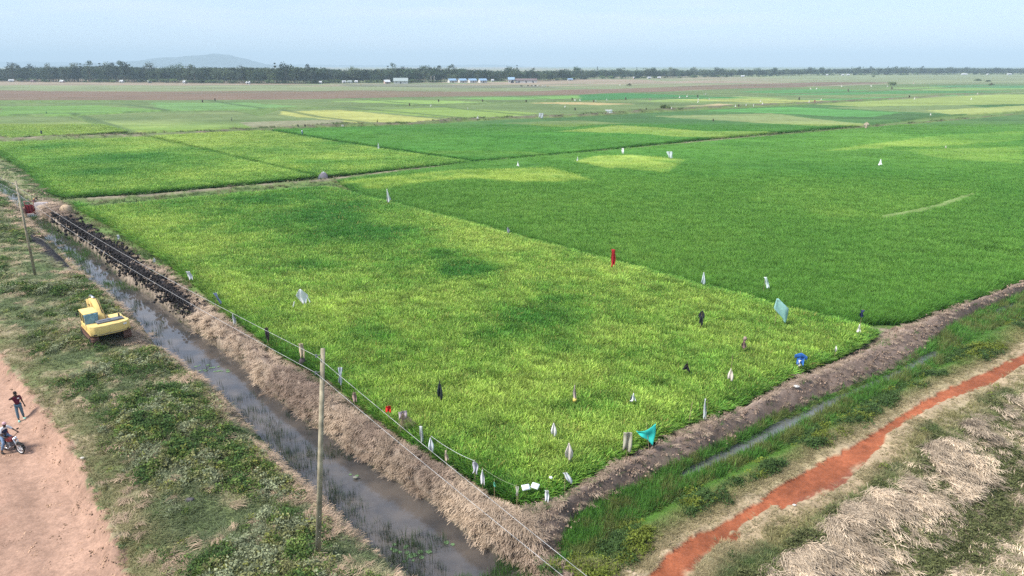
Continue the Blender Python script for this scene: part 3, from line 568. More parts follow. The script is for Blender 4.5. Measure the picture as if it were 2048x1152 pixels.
# --- left bank
x, y = cand(int(210000*NSC), 21, 190); m = inside(x, y, poly_left) & (x > -200); x, y = x[m], y[m]
z = terr_z(x, y); dC = dist(x, y, wC); rd = inside(x, y, wRD); drd = dist(x, y, wRD[:15]); q = fbm(x, y, 3.5, 4, 51); q2 = fbm(x, y, 1.1, 3, 53); n2 = fbm(x, y, 2.5, 4, 33); ash_ = inside(x, y, ASH[1])
g = np.maximum(1, y/40)
lush = sm(fbm(x, y, 5, 4, 55)+.12*(q-.5), .37, .60)*sm(dC, .8, 2.0)*np.where(rd, 0, sm(drd, .5, 2.5))*(1-.7*sm(y, 85, 110))
ok = ~rd & ~ash_ & (dC > .25)
m = ok & (RNG.random(len(x)) < .55+.45*lush)
n = m.sum(); base = np.array((.125, .16, .08))
pale = sm(q2, .46, .62)[m][:, None]*.8; c = base*(1-pale)+np.array((.40, .36, .24))*pale; c = c*RNG.uniform(.6, 1.4, n)[:, None]
edge = (np.exp(-((dC[m]-1.5)/.9)**2)*.6)[:, None]*sm(n2[m], .35, .55)[:, None]; c = c*(1-edge)+np.array((.42, .34, .22))*edge
e2 = ((1-sm(drd[m], .2, 2.5))*.7)[:, None]; c = c*(1-e2)+np.array((.30, .26, .14))*e2
scatter('grass', np.c_[x, y, z][m], RNG.uniform(0, 6.28, n), g[m]*RNG.uniform(.8, 1.5, n), g[m]**.3*RNG.uniform(.35, 1.0, n)*(.5+.6*lush[m]), c, pr_g, 'uneven grass covering the bank between road and canal', 'grass')
m = ok & (RNG.random(len(x)) < lush*.60*np.minimum(1, (y/34)**1)); n = m.sum(); k3 = fbm(x[m], y[m], .9, 3, 91)
c = np.where((k3 < .40)[:, None], (.07, .13, .04), np.where((k3 < .50)[:, None], (.11, .17, .045), np.where((k3 < .58)[:, None], (.21, .22, .10), (.24, .27, .17))))*RNG.uniform(.6, 1.4, n)[:, None]
q3 = RNG.random(n) < .05; c[q3] = (.22, .24, .06)
scatter('weeds', np.c_[x, y, z][m], RNG.uniform(0, 6.28, n), g[m]*RNG.uniform(.6, 1.35, n)*(.7+.5*lush[m]), g[m]**.4*RNG.uniform(.5, 1.35, n)*(.6+.6*lush[m]), c, pr_w, 'low leafy weeds overgrowing the bank beside the road', 'weeds')
m = ok & (RNG.random(len(x)) < (np.exp(-((dC-1.45)/.75)**2)*sm(n2, .38, .5)*.55+.035*(q2 > .5)+.25*(1-sm(drd, .2, 1.4))*0)); n = m.sum()
xs_, ys_, zs_ = x[m], y[m], z[m]; tl = [np.c_[xs_, ys_, zs_+.03]]; rzs = [slope_dir(xs_, ys_, zs_)+RNG.normal(0, .8, n)]; cs = [np.array((.47, .36, .27))*RNG.uniform(.6, 1.25, n)[:, None]]; gs = [g[m]*RNG.uniform(.7, 1.2, n)]; hs = [RNG.uniform(.6, 1.4, n)]
# --- left berm straw
x, y = cand(int(260000*NSC), 21, 140); m = inside(x, y, poly_bermL); x, y = x[m], y[m]; z = terr_z(x, y)
dA, dB = dist(x, y, wA), dist(x, y, wB); u = dA/(dA+dB+1e-6); n2 = fbm(x, y, 2.5, 4, 33); ash_ = inside(x+(fbm(x, y, .7, 3, 31)-.5)*.9, y, ASH[0]); g = np.maximum(1, y/40)
thick = sm(u+(n2-.5)*.4, .60, .76)*(1-.8*sm(u, .93, 1))
m = ~ash_ & (RNG.random(len(x)) < (.10+.85*thick*np.minimum(1, y/33))*(1-.9*sm(y, 97, 106))); n = m.sum()
tl.append(np.c_[x, y, z+.03][m]); d = slope_dir(x[m], y[m], z[m]); rzs.append(d+RNG.normal(0, .55, n)); k3 = fbm(x[m], y[m], .8, 3, 95)[:, None]; k4 = sm(fbm(x[m], y[m], 5, 3, 97), .35, .65)[:, None]
cs.append((np.array((.50, .40, .31))*k4+np.array((.26, .20, .165))*(1-k4))*(.55+.9*k3)*RNG.uniform(.75, 1.2, n)[:, None]); gs.append(g[m]*RNG.uniform(.7, 1.25, n)); hs.append(RNG.uniform(.7, 2.0, n))
m2 = (u < .14) | ((u > .85) & (n2 > .55)) | ((n2 > .66) & (u < .5)) ; m2 |= (y > 100) & (u < .9); m2 &= RNG.random(len(x)) < .4; n = m2.sum()
scatter('grass', np.c_[x, y, z][m2], RNG.uniform(0, 6.28, n), g[m2]*RNG.uniform(.8, 1.4, n), RNG.uniform(.4, 1.1, n), np.array((.085, .15, .04))*RNG.uniform(.6, 1.4, n)[:, None], pr_g, 'green grass tufts growing along the straw covered canal berm', 'grass')
# --- right berm
x, y = cand(int(200000*NSC), 21, 130); m = inside(x, y, poly_bermR); x, y = x[m], y[m]; z = terr_z(x, y)
dF, dG = dist(x, y, wF), dist(x, y, wG); u = dF/(dF+dG+1e-6); n8 = fbm(x, y, 9, 4, 35); n05 = fbm(x, y, .7, 4, 31); g = np.maximum(1, y/40)
crest = np.exp(-((u-.38)/.22)**2)*sm(fbm(x, y, 3, 3, 99), .34, .55); m = RNG.random(len(x)) < .05+.45*crest; n = m.sum()
tl.append(np.c_[x, y, z+.02][m]); rzs.append(RNG.uniform(0, 6.28, n)); cs.append(np.array((.40, .32, .25))*RNG.uniform(.5, 1.25, n)[:, None]); gs.append(g[m]*RNG.uniform(.5, 1.0, n)); hs.append(RNG.uniform(.4, 1.0, n))
m = (RNG.random(len(x)) < .03+.35*((n8+(n05-.5)*.5) > .60)*(u < .5)+.8*(u > .92)); n = m.sum()
scatter('grass', np.c_[x, y, z][m], RNG.uniform(0, 6.28, n), g[m]*RNG.uniform(.6, 1.1, n), RNG.uniform(.3, .9, n), np.array((.08, .16, .04))*RNG.uniform(.6, 1.5, n)[:, None], pr_g, 'scattered green grass on the bare earth berm', 'grass')
# --- right ditch and verge
x, y = cand(int(300000*NSC), 20, 130, -.2, 1.08); m = inside(x, y, poly_ditch) | inside(x, y, poly_right); x, y = x[m], y[m]; z = terr_z(x, y); g = np.maximum(1, y/40)
dt = inside(x, y, poly_ditch); dG, dI = dist(x, y, wG), dist(x, y, wI); ud = dG/(dG+dI+1e-6); slp = inside(x, y, poly_slope); dK = dist(x, y, wK); rp_ = inside(x, y, wRP); dR = dist(x, y, wRP)
nn = fbm(x, y, 3.2, 3, 101); n05 = fbm(x, y, .7, 4, 31); q = fbm(x, y, 2.6, 4, 61); q2 = fbm(x, y, .9, 3, 63)
openw = inside(x, y, OPENW) | inside(x, y, OPENW2)
pg = np.where(openw, np.where((ud < .14) | (ud > .92), .7, .03+.6*(nn > .56)), .80)*dt*(nn > .2)
m = RNG.random(len(x)) < pg; n = m.sum()
scatter('ditch_grass', np.c_[x, y, z][m], RNG.uniform(0, 6.28, n), g[m]*RNG.uniform(.8, 1.5, n), RNG.uniform(.6, 1.25, n)*np.where(openw[m], .4, 1), np.where((n05[m] > .52)[:, None], (.16, .20, .065), (.095, .235, .045))*RNG.uniform(.55, 1.45, n)[:, None], pr_g+pr_r, 'bright green grass growing in the wet ditch', 'grass')
sandy = inside(x, y, P([(1040,1220),(1070,1125),(1140,1085),(1215,1110),(1300,1150),(1250,1220)])); vg = ~dt & ~slp & ~rp_ & ~(sandy & (RNG.random(len(x)) < .75))
dens = (.75*(1-sm(dI+(nn-.5)*2.5, 1.6, 3.0))+.26+.5*sm(q, .52, .64))*(.25+.75*sm(dR, .1, 1.4))
m = vg & (RNG.random(len(x)) < dens); n = m.sum(); k4 = sm(dI+(nn-.5)*2, .6, 2.4)[m][:, None]; k5 = sm(q, .52, .66)[m][:, None]
c = np.array((.10, .22, .035))*(1-k4)+(np.array((.27, .25, .12))*(1-k5)+np.array((.07, .12, .04))*k5)*k4
kd = (1-sm(dR[m], .3, 1.5))[:, None]; c = c*(1-kd)+np.array((.33, .27, .17))*kd; hh_ = RNG.uniform(.3, .9, n)*(1-.55*kd[:, 0]); hh_ *= np.where(openw[m] | (np.abs(dI[m]) < 1.2), .4, 1)
scatter('grass', np.c_[x, y, z][m], RNG.uniform(0, 6.28, n), g[m]*RNG.uniform(.7, 1.2, n), hh_, c*RNG.uniform(.65, 1.35, n)[:, None], pr_g, 'green and dry grass between the ditch and the red path', 'grass')
m = vg & (RNG.random(len(x)) < .5*sm(q+.02, .5, .66)*sm(dR, .4, 1.5)*np.exp(-((dI-1.8)/1.4)**2)*1.6); n = m.sum()
c = np.where((q2[m] > .55)[:, None], (.15, .19, .035), (.06, .11, .035))*RNG.uniform(.6, 1.4, n)[:, None]
scatter('weeds', np.c_[x, y, z][m], RNG.uniform(0, 6.28, n), g[m]*RNG.uniform(.6, 1.2, n), RNG.uniform(.6, 1.4, n), c, pr_w, 'leafy weeds on the verge between ditch and red path', 'weeds')
# slope with cut straw
big = sm(fbm(x*.8+y*.6, y*.8-x*.6, 2.0, 3, 103)-.10*sm(dK, 2.2, 3.2), .50, .60); band = slp*sm(dK, .2, .6)*(1-sm(dK, 2.6, 3.8))
fine = .25+.75*sm(fbm(x*.6-y*.8, (x*.8+y*.6)*.35, .9, 3, 117), .42, .58); m = slp & ~rp_ & (RNG.random(len(x)) < band*(.06+.62*big*fine)+.06*(slp*(dK > 4))); n = m.sum()
dd = slope_dir(x[m], y[m], z[m]); tl.append(np.c_[x, y, z+.03+.22*band*big*RNG.random(len(x))][m]); rzs.append(np.full(n, -1.0)+RNG.normal(0, .8, n)+(fbm(x[m], y[m], 3, 2, 105)-.5)*2.2); cs.append(np.array((.60, .50, .39))*(.25+1.3*fbm(x[m], y[m], .8, 3, 107))[:, None]*RNG.uniform(.35, 1.45, n)[:, None]); gs.append(g[m]*RNG.uniform(.8, 1.6, n)); hs.append(RNG.uniform(.5, 1.8, n))
m = slp & ~rp_ & (RNG.random(len(x)) < .30+.55*(1-big)*band+.3*(dK > 4.2)); n = m.sum(); rust = sm(dK[m]+(q[m]-.5)*3, 7.5, 8.8)[:, None]
c = np.where((q2[m] > .52)[:, None], (.34, .31, .19), (.20, .225, .10)); c = c*(1-rust)+np.array((.25, .13, .04))*rust
scatter('grass', np.c_[x, y, z][m], RNG.uniform(0, 6.28, n), g[m]*RNG.uniform(.8, 1.4, n), RNG.uniform(.3, 1.0, n), c*RNG.uniform(.6, 1.4, n)[:, None], pr_g, 'green and rusty grass on the slope below the red path', 'grass')
m = slp & ~rp_ & (dK < 5) & (RNG.random(len(x)) < .30*(1-big)*(fbm(x, y, 1.8, 3, 109) > .5)); n = m.sum()
scatter('weeds', np.c_[x, y, z][m], RNG.uniform(0, 6.28, n), g[m]*RNG.uniform(.6, 1.2, n), RNG.uniform(.6, 1.3, n), np.array((.11, .125, .055))*RNG.uniform(.6, 1.5, n)[:, None], pr_w, 'dark weeds among the cut straw on the slope', 'weeds')
# clods on the bare berm
def clod(seed):
    r = random.Random(seed); V = []; F = []
    for i in range(7):
        cx, cy_, s = r.gauss(0, .12), r.gauss(0, .12), r.uniform(.02, .06); b0 = len(V)
        V += [(cx+s*r.uniform(.6, 1.2), cy_, 0), (cx, cy_+s*r.uniform(.6, 1.2), 0), (cx-s, cy_, 0), (cx, cy_-s, 0), (cx+r.gauss(0, .01), cy_, s*r.uniform(.7, 1.4)), (cx, cy_, -s)]
        F += [(b0, b0+1, b0+4), (b0+1, b0+2, b0+4), (b0+2, b0+3, b0+4), (b0+3, b0, b0+4), (b0+1, b0, b0+5), (b0+2, b0+1, b0+5), (b0+3, b0+2, b0+5), (b0, b0+3, b0+5)]
    return V, F, [1]*len(V)
pr_c = [proto('soil_clods', clod(k), M_CLOD) for k in range(3)]
x, y = cand(26000, 21, 110); xb, yb = cand(90000, 40, 110); mb = inside(xb, yb, ASH[0]); x, y = np.r_[x, xb[mb]], np.r_[y, yb[mb]]; m = (inside(x, y, poly_bermR) | inside(x, y, poly_bermL)); x, y = x[m], y[m]; z = terr_z(x, y); m = z > -.25; x, y, z = x[m], y[m], z[m]; n = len(x)
as_ = 1+.5*inside(x, y, ASH[0]); scatter('soil_clods', np.c_[x, y, z], RNG.uniform(0, 6.28, n), as_*np.maximum(1, y/40)*RNG.uniform(.6, 1.5, n), as_*np.maximum(1, y/40)*RNG.uniform(.6, 1.6, n), np.where(inside(x, y, ASH[0])[:, None], (.022, .02, .022), (.22, .165, .135))*RNG.uniform(.5, 1.5, n)[:, None], pr_c, 'crumbled soil clods on the earth berms', 'soil')
scatter('straw', np.concatenate(tl), np.concatenate(rzs), np.concatenate(gs), np.concatenate(hs), np.concatenate(cs), pr_s, 'dry straw lying over the berms and the slope', 'straw')
x, y = cand(16000, 20, 120); m = inside(x, y, wRD); x, y = x[m], y[m]; dd_ = dist(x, y, wRD[:15]); m = RNG.random(len(x)) < .10+.8*np.exp(-(dd_/1.0)**2); x, y = x[m], y[m]; n = len(x)
scatter('pebbles', np.c_[x, y, terr_z(x, y)], RNG.uniform(0, 6.28, n), RNG.uniform(.4, 1.1, n), RNG.uniform(.3, .8, n), np.array((.38, .26, .19))*RNG.uniform(.4, 1.5, n)[:, None], pr_c, 'small stones and clods on the dirt road', 'pebbles')
# --- canal reeds
x, y = cand(int(150000*NSC), 20, 190); m = inside(x, y, poly_canal); x, y = x[m], y[m]; dB, dC = dist(x, y, wB), dist(x, y, wC); u = dC/(dB+dC); g = np.maximum(1, y/40)
nn = fbm(x, y, 2.4, 3, 111); n6 = fbm(x, y, 1.1, 3, 113)
strip_ = (1-sm(dC, .6, 1.9))*sm(nn, .3, .5)*(y < 62); cover = sm(y, 60, 72)*(.25+.75*sm(nn+.25*u*0, .38, .52))*(1-.75*inside(x, y, P([(182,500),(250,560),(300,600),(290,640),(240,600),(160,530)], -.9)))
bar = inside(x, y, P([(196,566),(250,560),(292,572),(286,584),(240,580),(200,584)], -.9))
cor = inside(x, y, P([(1000,1115),(1075,1150),(1060,1200),(920,1200),(900,1160),(985,1150)], -.9))*.8; spots = (nn > .66)*.25*(y < 60)
m = RNG.random(len(x)) < np.clip(strip_*.30+cover*1.2+bar*.95+cor+spots*(n6 > .5)+.004, 0, 1); n = m.sum(); k4 = np.clip(cover+bar+cor, 0, 1)[m][:, None]
c = np.array((.05, .085, .04))*(1-k4)+np.array((.075, .18, .035))*k4
scatter('reeds', np.c_[x, y, np.full(len(x), -1.05)][m], RNG.uniform(0, 6.28, n), g[m]*RNG.uniform(.6, 1.1, n), RNG.uniform(.6, 1.3, n)*np.where(k4[:, 0] > .5, .9, 1.0), c*RNG.uniform(.6, 1.4, n)[:, None], pr_r, 'green reeds and water grass standing in the canal', 'reeds')
m = (y < 60) & (RNG.random(len(x)) < .16*sm(n6, .55, .7)*sm(nn, .45, .6)); n = m.sum()
scatter('floating_weed', np.c_[x, y, np.full(len(x), -.985)][m], RNG.uniform(0, 6.28, n), g[m]*RNG.uniform(.4, .9, n), RNG.uniform(.25, .5, n), np.array((.03, .035, .025))*RNG.uniform(.6, 1.8, n)[:, None], pr_s, 'dark rotting weed floating on the muddy canal water', 'water weed')
# --- rough growth along the field paths and the upper bank beside field
x, y = cand(int(90000*NSC), 60, 330); m = np.zeros(len(x), bool); pm = pathmask(x, y)
Zt, _, Rt = terrain(x, y); nn = fbm(x, y, 4, 3, 115)
m = ((pm > .25) & (RNG.random(len(x)) < .35*(nn > .42))) | ((Rt == 0) & (y < 240) & (fld_ := ~inside(x, y, poly_left)) & (RNG.random(len(x)) < .5)); n = m.sum(); g = np.maximum(1, y/55)
scatter('grass', np.c_[x, y, Zt][m], RNG.uniform(0, 6.28, n), g[m]*RNG.uniform(.9, 1.6, n), RNG.uniform(.7, 1.8, n)*(1+.6*(y[m] > 190)), np.where((nn[m] > .5)[:, None], (.11, .17, .06), (.22, .20, .12))*RNG.uniform(.5, 1.4, n)[:, None], pr_g, 'rough grass lining the paths between the paddies', 'grass')
pads = MB(); rl = random.Random(5)
for cx, cy_, n_ in ((815, 1108, 5), (850, 1108, 4), (800, 1095, 5), (818, 1116, 4), (700, 945, 2), (405, 735, 9), (440, 738, 8), (900, 1085, 2)):
    for _ in range(n_):
        q = at(cx+rl.uniform(-16, 16), cy_+rl.uniform(-7, 7), -.91); r_ = rl.uniform(.07, .14); a0 = rl.uniform(0, 6)
        ring = [(q.x+r_*math.cos(a0+t), q.y+r_*math.sin(a0+t), -.912) for t in [i*5.9/11 for i in range(12)]]; pads.add([(q.x, q.y, -.908)]+ring, [(0, i, i+1) for i in range(1, 12)])
tag(pads.build('lily_pads', mat('lily_pad_leaf', (.12, .20, .09), .4)), 'small green lily pads floating on the canal', 'lily pads', None, 'stuff')
# ------------------------------------------------------------ materials of the things
Mwood = mat('weathered_pole_wood', (.31, .27, .19), .8, noise=.4, nscale=3, bump=.01); Mwire = mat('aluminium_wire', (.5, .5, .5), .5, .2); Mbolt = mat('steel', (.25, .25, .25), .5, .8)
Mstick = mat('bamboo_stick', (.30, .23, .13), .8, noise=.2); Myel = mat('faded_yellow_paint', (.78, .57, .20), .5, spec=.35, nscale=1.6, dirt=.65); Myel2 = mat('yellow_paint_worn', (.68, .47, .17), .55, nscale=2.2, dirt=.85)
Mblk = mat('black_rubber', (.02, .02, .02), .7); Mgrey = mat('grey_metal', (.13, .14, .16), .5, noise=.2, nscale=4); Mrust = mat('rusty_track_steel', (.16, .085, .06), .85, noise=.3, nscale=6); Mglass = mat('dark_window_glass', (.03, .045, .05), .08, spec=.8); Mtarp = mat('blue_tarpaulin', (.16, .30, .36), .6, noise=.25, nscale=3)
Mchrome = mat('bright_metal', (.7, .7, .72), .25, .9); Mskin = mat('dark_brown_skin', (.045, .024, .016), .55, spec=.4); Mwhite = mat('white_cloth', (.72, .72, .72), .8, noise=.08)
_m = {}
def cm(c, n='cloth_dye'):
    k = (n,)+tuple(c)
    if k not in _m: _m[k] = mat(n, c, .85, noise=.12, nscale=5)
    return _m[k]
# ------------------------------------------------------------ poles and wires
def pole(base_px, zb, h, lean, label):
    b = at(*base_px, zb); b.z = gz(b.x, b.y); r = empty('utility_pole', b, 0, label, 'utility pole', 'power line poles beside the canal')
    m = MB(); m.cyl((0, 0, -.3), (lean[0], lean[1], h), .118, .08, 14); m.build('shaft', Mwood, r, smooth=True)
    top = Vector((lean[0], lean[1], h)); pts = []
    for dz in (.22, .88):
        q = top*(1-dz/h); d = Vector((-.28, -.20, 0)); i = MB(); i.cyl(q, q+d*.7, .018, .018, 6); i.build('bracket', Mbolt, r)
        i = MB(); i.cyl(q+d*.7+Vector((0, 0, -.05)), q+d*.7+Vector((0, 0, .06)), .045, .03, 8); i.build('insulator', Mgrey, r); pts.append(b+q+d*.7)
    return r, pts
p1, w1 = pole((636, 1126), .55, 8.9, (.95, .15), 'tall weathered wooden utility pole standing on the near canal bank')
p2, w2 = pole((73, 562), .9, 8.6, (.15, 0), 'thin wooden utility pole on the bank behind the yellow excavator')
v = (w1[0]-w2[0]); v.z = 0
far3 = [w1[0]+(at(1215, 1152, 8.35)-w1[0])*2.9, w1[1]+(at(1165, 1152, 7.9)-w1[1])*2.9]; far0 = [w2[0]-v*1.05+Vector((0, 2, -.3)), w2[1]-v*1.05+Vector((0, 2, -.3))]
for k in (0, 1):
    m = MB()
    for A_, B_ in ((far0[k], w2[k]), (w2[k], w1[k]), (w1[k], far3[k])):
        pts = [A_.lerp(B_, i/28)-Vector((0, 0, 4*.5*(i/28)*(1-i/28))) for i in range(29)]; m.tube(pts, .0065, 5)
    tag(m.build('power_line', Mwire, None, smooth=True), ('upper' if k == 0 else 'lower')+' bare aluminium wire strung between the two wooden poles', 'power line', 'power line wires')
# two more poles hold the ends of the wires outside the picture
for e, nm in ((far3, 'wooden utility pole standing behind the viewpoint'), (far0, 'wooden utility pole further up the canal')):
    b = Vector((e[0].x+.2, e[0].y+.14, 0)); b.z = gz(b.x, max(b.y, 12)) if b.y > 9 else .3
    r = empty('utility_pole', b, 0, nm, 'utility pole', 'power line poles beside the canal'); m = MB(); m.cyl((0, 0, -.3), (0, 0, e[0].z-b.z+.2), .135, .085, 14); m.build('shaft', Mwood, r, smooth=True)
# ------------------------------------------------------------ flags, rags and scarecrows in the paddies
def rag_mesh(name, w_, h_, kind, m, seed, parent, fold=.06, loc=(0, 0, 0), lean=0):
    r = random.Random(seed); nu, nv = 9, 12; V = []; F = []; ph = r.uniform(0, 6)
    for j in range(nv+1):
        v = j/nv
        if kind == 'cone': hw = .08+.92*v**1.1; cx = 0
        elif kind == 'drop': hw = .08+.92*math.sin(min(1, v*1.25)*math.pi*.55)**1.5*(1-.25*v); cx = .12*v
        elif kind == 'strip': hw = 1-.15*math.sin(v*9); cx = .25*math.sin(v*2)
        elif kind == 'flag': hw = 1-.25*v+.1*math.sin(v*7); cx = .55*v
        elif kind == 'shirt': hw = (1.0 if v < .35 else .62)*(1-.1*v); cx = 0
        elif kind == 'kite': hw = (.12+.95*v/.45) if v < .45 else max(.1, 1.05-(v-.45)*1.5); cx = .5*v-.1
        elif kind == 'tatter': hw = .5+.35*math.sin(v*6+ph)*(1-v)+.25*v*r.random(); cx = .2*math.sin(v*4+ph)
        else: hw = 1; cx = .08*math.sin(v*5)
        for i in range(nu+1):
            u = -1+2*i/nu; x = (u*hw+cx)*w_/2+lean*v*h_; y = fold*math.sin(u*4.5+ph+v*2)*(.3+v)+fold*.6*math.sin(v*6+ph)
            z = -v*h_*(1+.10*math.sin(u*3+ph)*v)
            if kind == 'shirt' and v < .35: z = -v*h_-abs(u)*h_*.28
            if kind == 'sag': z = -v*h_*(.75+.25*u)-(1-v)*h_*.16*(1-u*u)-u*-.32*h_*(1-v)-.15*h_*(1-v)
            V.append((x+loc[0], y+loc[1], z+loc[2]))
    for j in range(nv):
        for i in range(nu): a = j*(nu+1)+i; F.append((a, a+1, a+nu+2, a+nu+1))
    o = bpy.data.objects.new(name, rawmesh(name, V, F, m)); COL.objects.link(o); o.parent = parent
    s = o.modifiers.new('thickness', 'SOLIDIFY'); s.thickness = .012; return o
FG = 'rags and flags on sticks in the near paddies'
def rag(px, top, bot, wpx, kind, col, label, stick=True, lean=0.0, sh=None, name='scarecrow_flag', cat='scarecrow flag', extra=None, group=FG, zb=.95, sl=(0, 0), fold=.06):
    """px: column; top/bot: rows of the cloth; wpx: its width; zb: height of its lower end above the mud"""
    b = at(px, bot, zb); d = depth(b); hm = (bot-top)*d/FPX/CP; wm = wpx*d/FPX; hm = max(hm, .12)
    yaw = math.atan2(b.x, b.y)*-1+random.uniform(-.3, .3)
    g0 = 0.0 if b.y > 280 else max(0.0, gz(b.x, b.y)-.45)
    r = empty(name, (b.x, b.y, 0), yaw, label, cat, group)
    zt = zb+hm
    if stick:
        m = MB(); m.cyl((sl[0], .03+sl[1], -.1), (0, .03, zt+(.1 if sh is None else sh)), .016*max(1, d/60), .012*max(1, d/60), 6); m.build('stick', Mstick, r)
    c = rag_mesh('cloth', wm, hm, kind, cm(col), int(px*7+bot), r, fold, (0, 0, zt), lean)
    if extra == 'bag':
        m = MB(); m.blob((0, 0, zb-.38), (.26, .2, .3), 10, 7, .12); m.build('bag', cm((.06, .045, .05), 'dark_sack'), r, smooth=True)
    if extra == 'head':
        m = MB(); m.blob((0, 0, zt+.05), (.13, .12, .15), 10, 7, .1); m.build('head', cm((.30, .22, .18), 'faded_cloth'), r, smooth=True)
    if extra == 'can':
        m = MB(); m.cyl((0, -.05, zb-.16), (0, -.05, zb+.02), .11, .11, 12); m.build('can', cm((.65, .50, .12), 'yellow_tin'), r, smooth=True)
    if extra == 'tails':
        rag_mesh('tail', .09, .45, 'strip', cm(col), 5, r, .03, (-wm*.62, 0, zb+.2), -.35); rag_mesh('tail', .08, .5, 'strip', cm(col), 6, r, .03, (wm*.5, 0, zb+.55), .35)
    if extra == 'second':
        rag_mesh('cloth', wm*.5, hm*.9, 'cone', cm((.04, .05, .08)), 9, r, .03, (-wm*.3, .04, zt-.15), 0)
    if extra == 'white_hem':
        rag_mesh('cloth', wm*.4, hm*.5, 'tatter', cm((.7, .68, .64)), 9, r, .03, (-wm*.05, -.05, zb+hm*.35), 0)
    if extra == 'straw':
        m = MB(); rr = random.Random(4)
        for i in range(70):
            a = rr.uniform(-.42, .42); q = rr.uniform(-.25, .25); m.cyl((q*.3, q*.4, zt-.1), (a*1.3+.25, q, zt-.25-rr.uniform(.6, 1.0)), .008, .005, 4)
        m.build('straw_skirt', cm((.42, .32, .2), 'straw_bundle'), r)
    return r
W_ = (.85, .87, .88); BE = (.55, .47, .40); GR = (.42, .43, .45)
NEAR = [
 (604,578,607,23,'kite',(.78,.78,.80),'white square cloth with two hanging tails high in the rice','tails'),
 (378,543,559,8,'strip',(.66,.68,.68),'pale narrow rag at the canal edge of the field, near the blue striped one',None),
 (432,586,608,8,'tatter',(.22,.27,.40),'blue grey strip leaning at the canal edge of the field',None),
 (469,627,648,9,'tatter',(.42,.44,.44),'grey and white mottled rag beside the berm',None),
 (535,655,679,7,'strip',(.05,.035,.04),'narrow dark brown rag upright near the berm',None),
 (604,686,714,9,'strip',(.52,.42,.28),'tan cloth strip above a dark sack beside the tall pole','bag'),
 (682,734,768,10,'tatter',(.42,.46,.50),'silvery plastic twisted on a stick just right of the tall pole',None),
 (709,784,802,7,'strip',(.38,.26,.22),'pinkish brown rag low in the rice between pole and red rag',None),
 (843,850,884,6,'strip',(.52,.54,.52),'thin silvery strip on a short stick near the straw scarecrow',None),
 (893,899,920,12,'tatter',(.52,.42,.32),'crumpled beige rag beside the white bag and string',None),
 (965,936,966,9,'drop',(.66,.66,.68),'long white plastic bag right of the grey shirt rag',None),
 (989,962,972,6,'tatter',(.08,.30,.20),'small green rag at the near end of the field',None),
 (1034,972,990,7,'tatter',(.48,.47,.38),'wisp of plastic on a tall thin stick at the field corner',None),
 (1130,944,966,9,'strip',(.66,.68,.68),'slanting white strip near the earth berm',None),
 (1093,978,1002,8,'strip',(.62,.64,.66),'ragged white plastic hanging at the field corner edge',None),
 (1107,845,870,13,'drop',(.68,.66,.64),'white rag knotted at its end in the lower middle of the field',None),
 (1137,884,918,19,'drop',(.60,.53,.47),'pale beige sack spread into a triangle near the corner',None),
 (1149,769,797,9,'tatter',(.42,.34,.32),'pinkish rag over a yellow tin in the middle of the field','can'),
 (1266,785,801,12,'cone',(.72,.74,.78),'black and white rag low in the rice','second'),
 (880,760,796,12,'drop',(.02,.03,.035),'tall black rag standing in the middle of the field',None),
 (1373,725,740,17,'cone',(.008,.008,.01),'small black triangle of cloth',None),
 (1460,736,759,13,'drop',(.60,.53,.46),'beige teardrop shaped sack on a thin long stick',None),
 (1408,795,836,9,'tatter',(.52,.56,.56),'long silvery strip on a stick by the earth berm',None),
 (1402,620,648,12,'shirt',(.02,.025,.03),'black shirt scarecrow standing in the upper part of the field',None),
 (1488,678,696,14,'tatter',(.26,.16,.15),'dark and pink scarecrow bust on a black post','head'),
 (1600,704,728,24,'shirt',(.03,.13,.42),'bright blue shirt with white rag below','white_hem'),
 (1551,597,642,28,'kite',(.28,.50,.46),'large pale turquoise sheet blowing above the field dividing line',None),
 (1528,554,575,6,'strip',(.66,.76,.74),'slanting pale strip inside the dark green field',None),
 (1406,545,567,10,'cone',(.62,.68,.72),'white cone shaped bag on the field dividing line',None),
 (1225,499,532,8,'strip',(.36,.015,.02),'dark red cloth hanging upright on the field dividing line',None),
 (1016,455,465,7,'tatter',(.25,.27,.32),'small dark and white rag on the field dividing line',None),
 (775,379,403,9,'cone',(.72,.72,.72),'slender white bag on the dividing line near the hut path',None),
 (1723,620,634,11,'tatter',(.02,.03,.09),'dark navy rag on a stick at the right end of the dividing line',None),
 (1717,648,664,9,'cone',(.68,.66,.58),'white bottle shaped bag below the navy rag',None),
 (1671,692,702,6,'drop',(.64,.66,.58),'little white bag in the rice near the right corner',None),
 (309,516,524,7,'drop',(.66,.68,.66),'small white bag beside the scorched berm',None),
 (237,470,478,5,'strip',(.66,.68,.66),'tiny white rag on the berm next to the scorched earth',None)]
for n_i, (px, t0, b0, wp, kd, cl, lab, ex) in enumerate(NEAR):
    rag(px, t0, b0, wp, kd, cl, lab, extra=ex, lean={1528: .35, 1130: .45, 432: .4, 378: .2, 775: .12, 1551: 0.28}.get(px, 0), sh=.9 if px in (1460,) else None, zb={309: 1.0, 237: .8, 1034: 1.6, 1093: .6, 1408: .75, 843: .8, 965: .8, 1723: 1.9}.get(px, 1.0))
rag(950, 921, 945, 15, 'tatter', (.45, .45, .50), 'grey shirt rag hanging where the string ends', zb=.95)
rag(862, 874, 902, 13, 'drop', (.66, .70, .70), 'white plastic bag where the string starts', zb=.8)
rag(1254, 862, 900, 17, 'rect', (.36, .34, .26), 'khaki sack cloth hung on a stick beside the turquoise sheet', zb=.85, fold=.09)
rag(1290, 846, 886, 37, 'sag', (.025, .42, .38), 'bright turquoise sheet slung between two sticks by the earth berm', zb=.8, sl=(.3, 0), fold=.05)
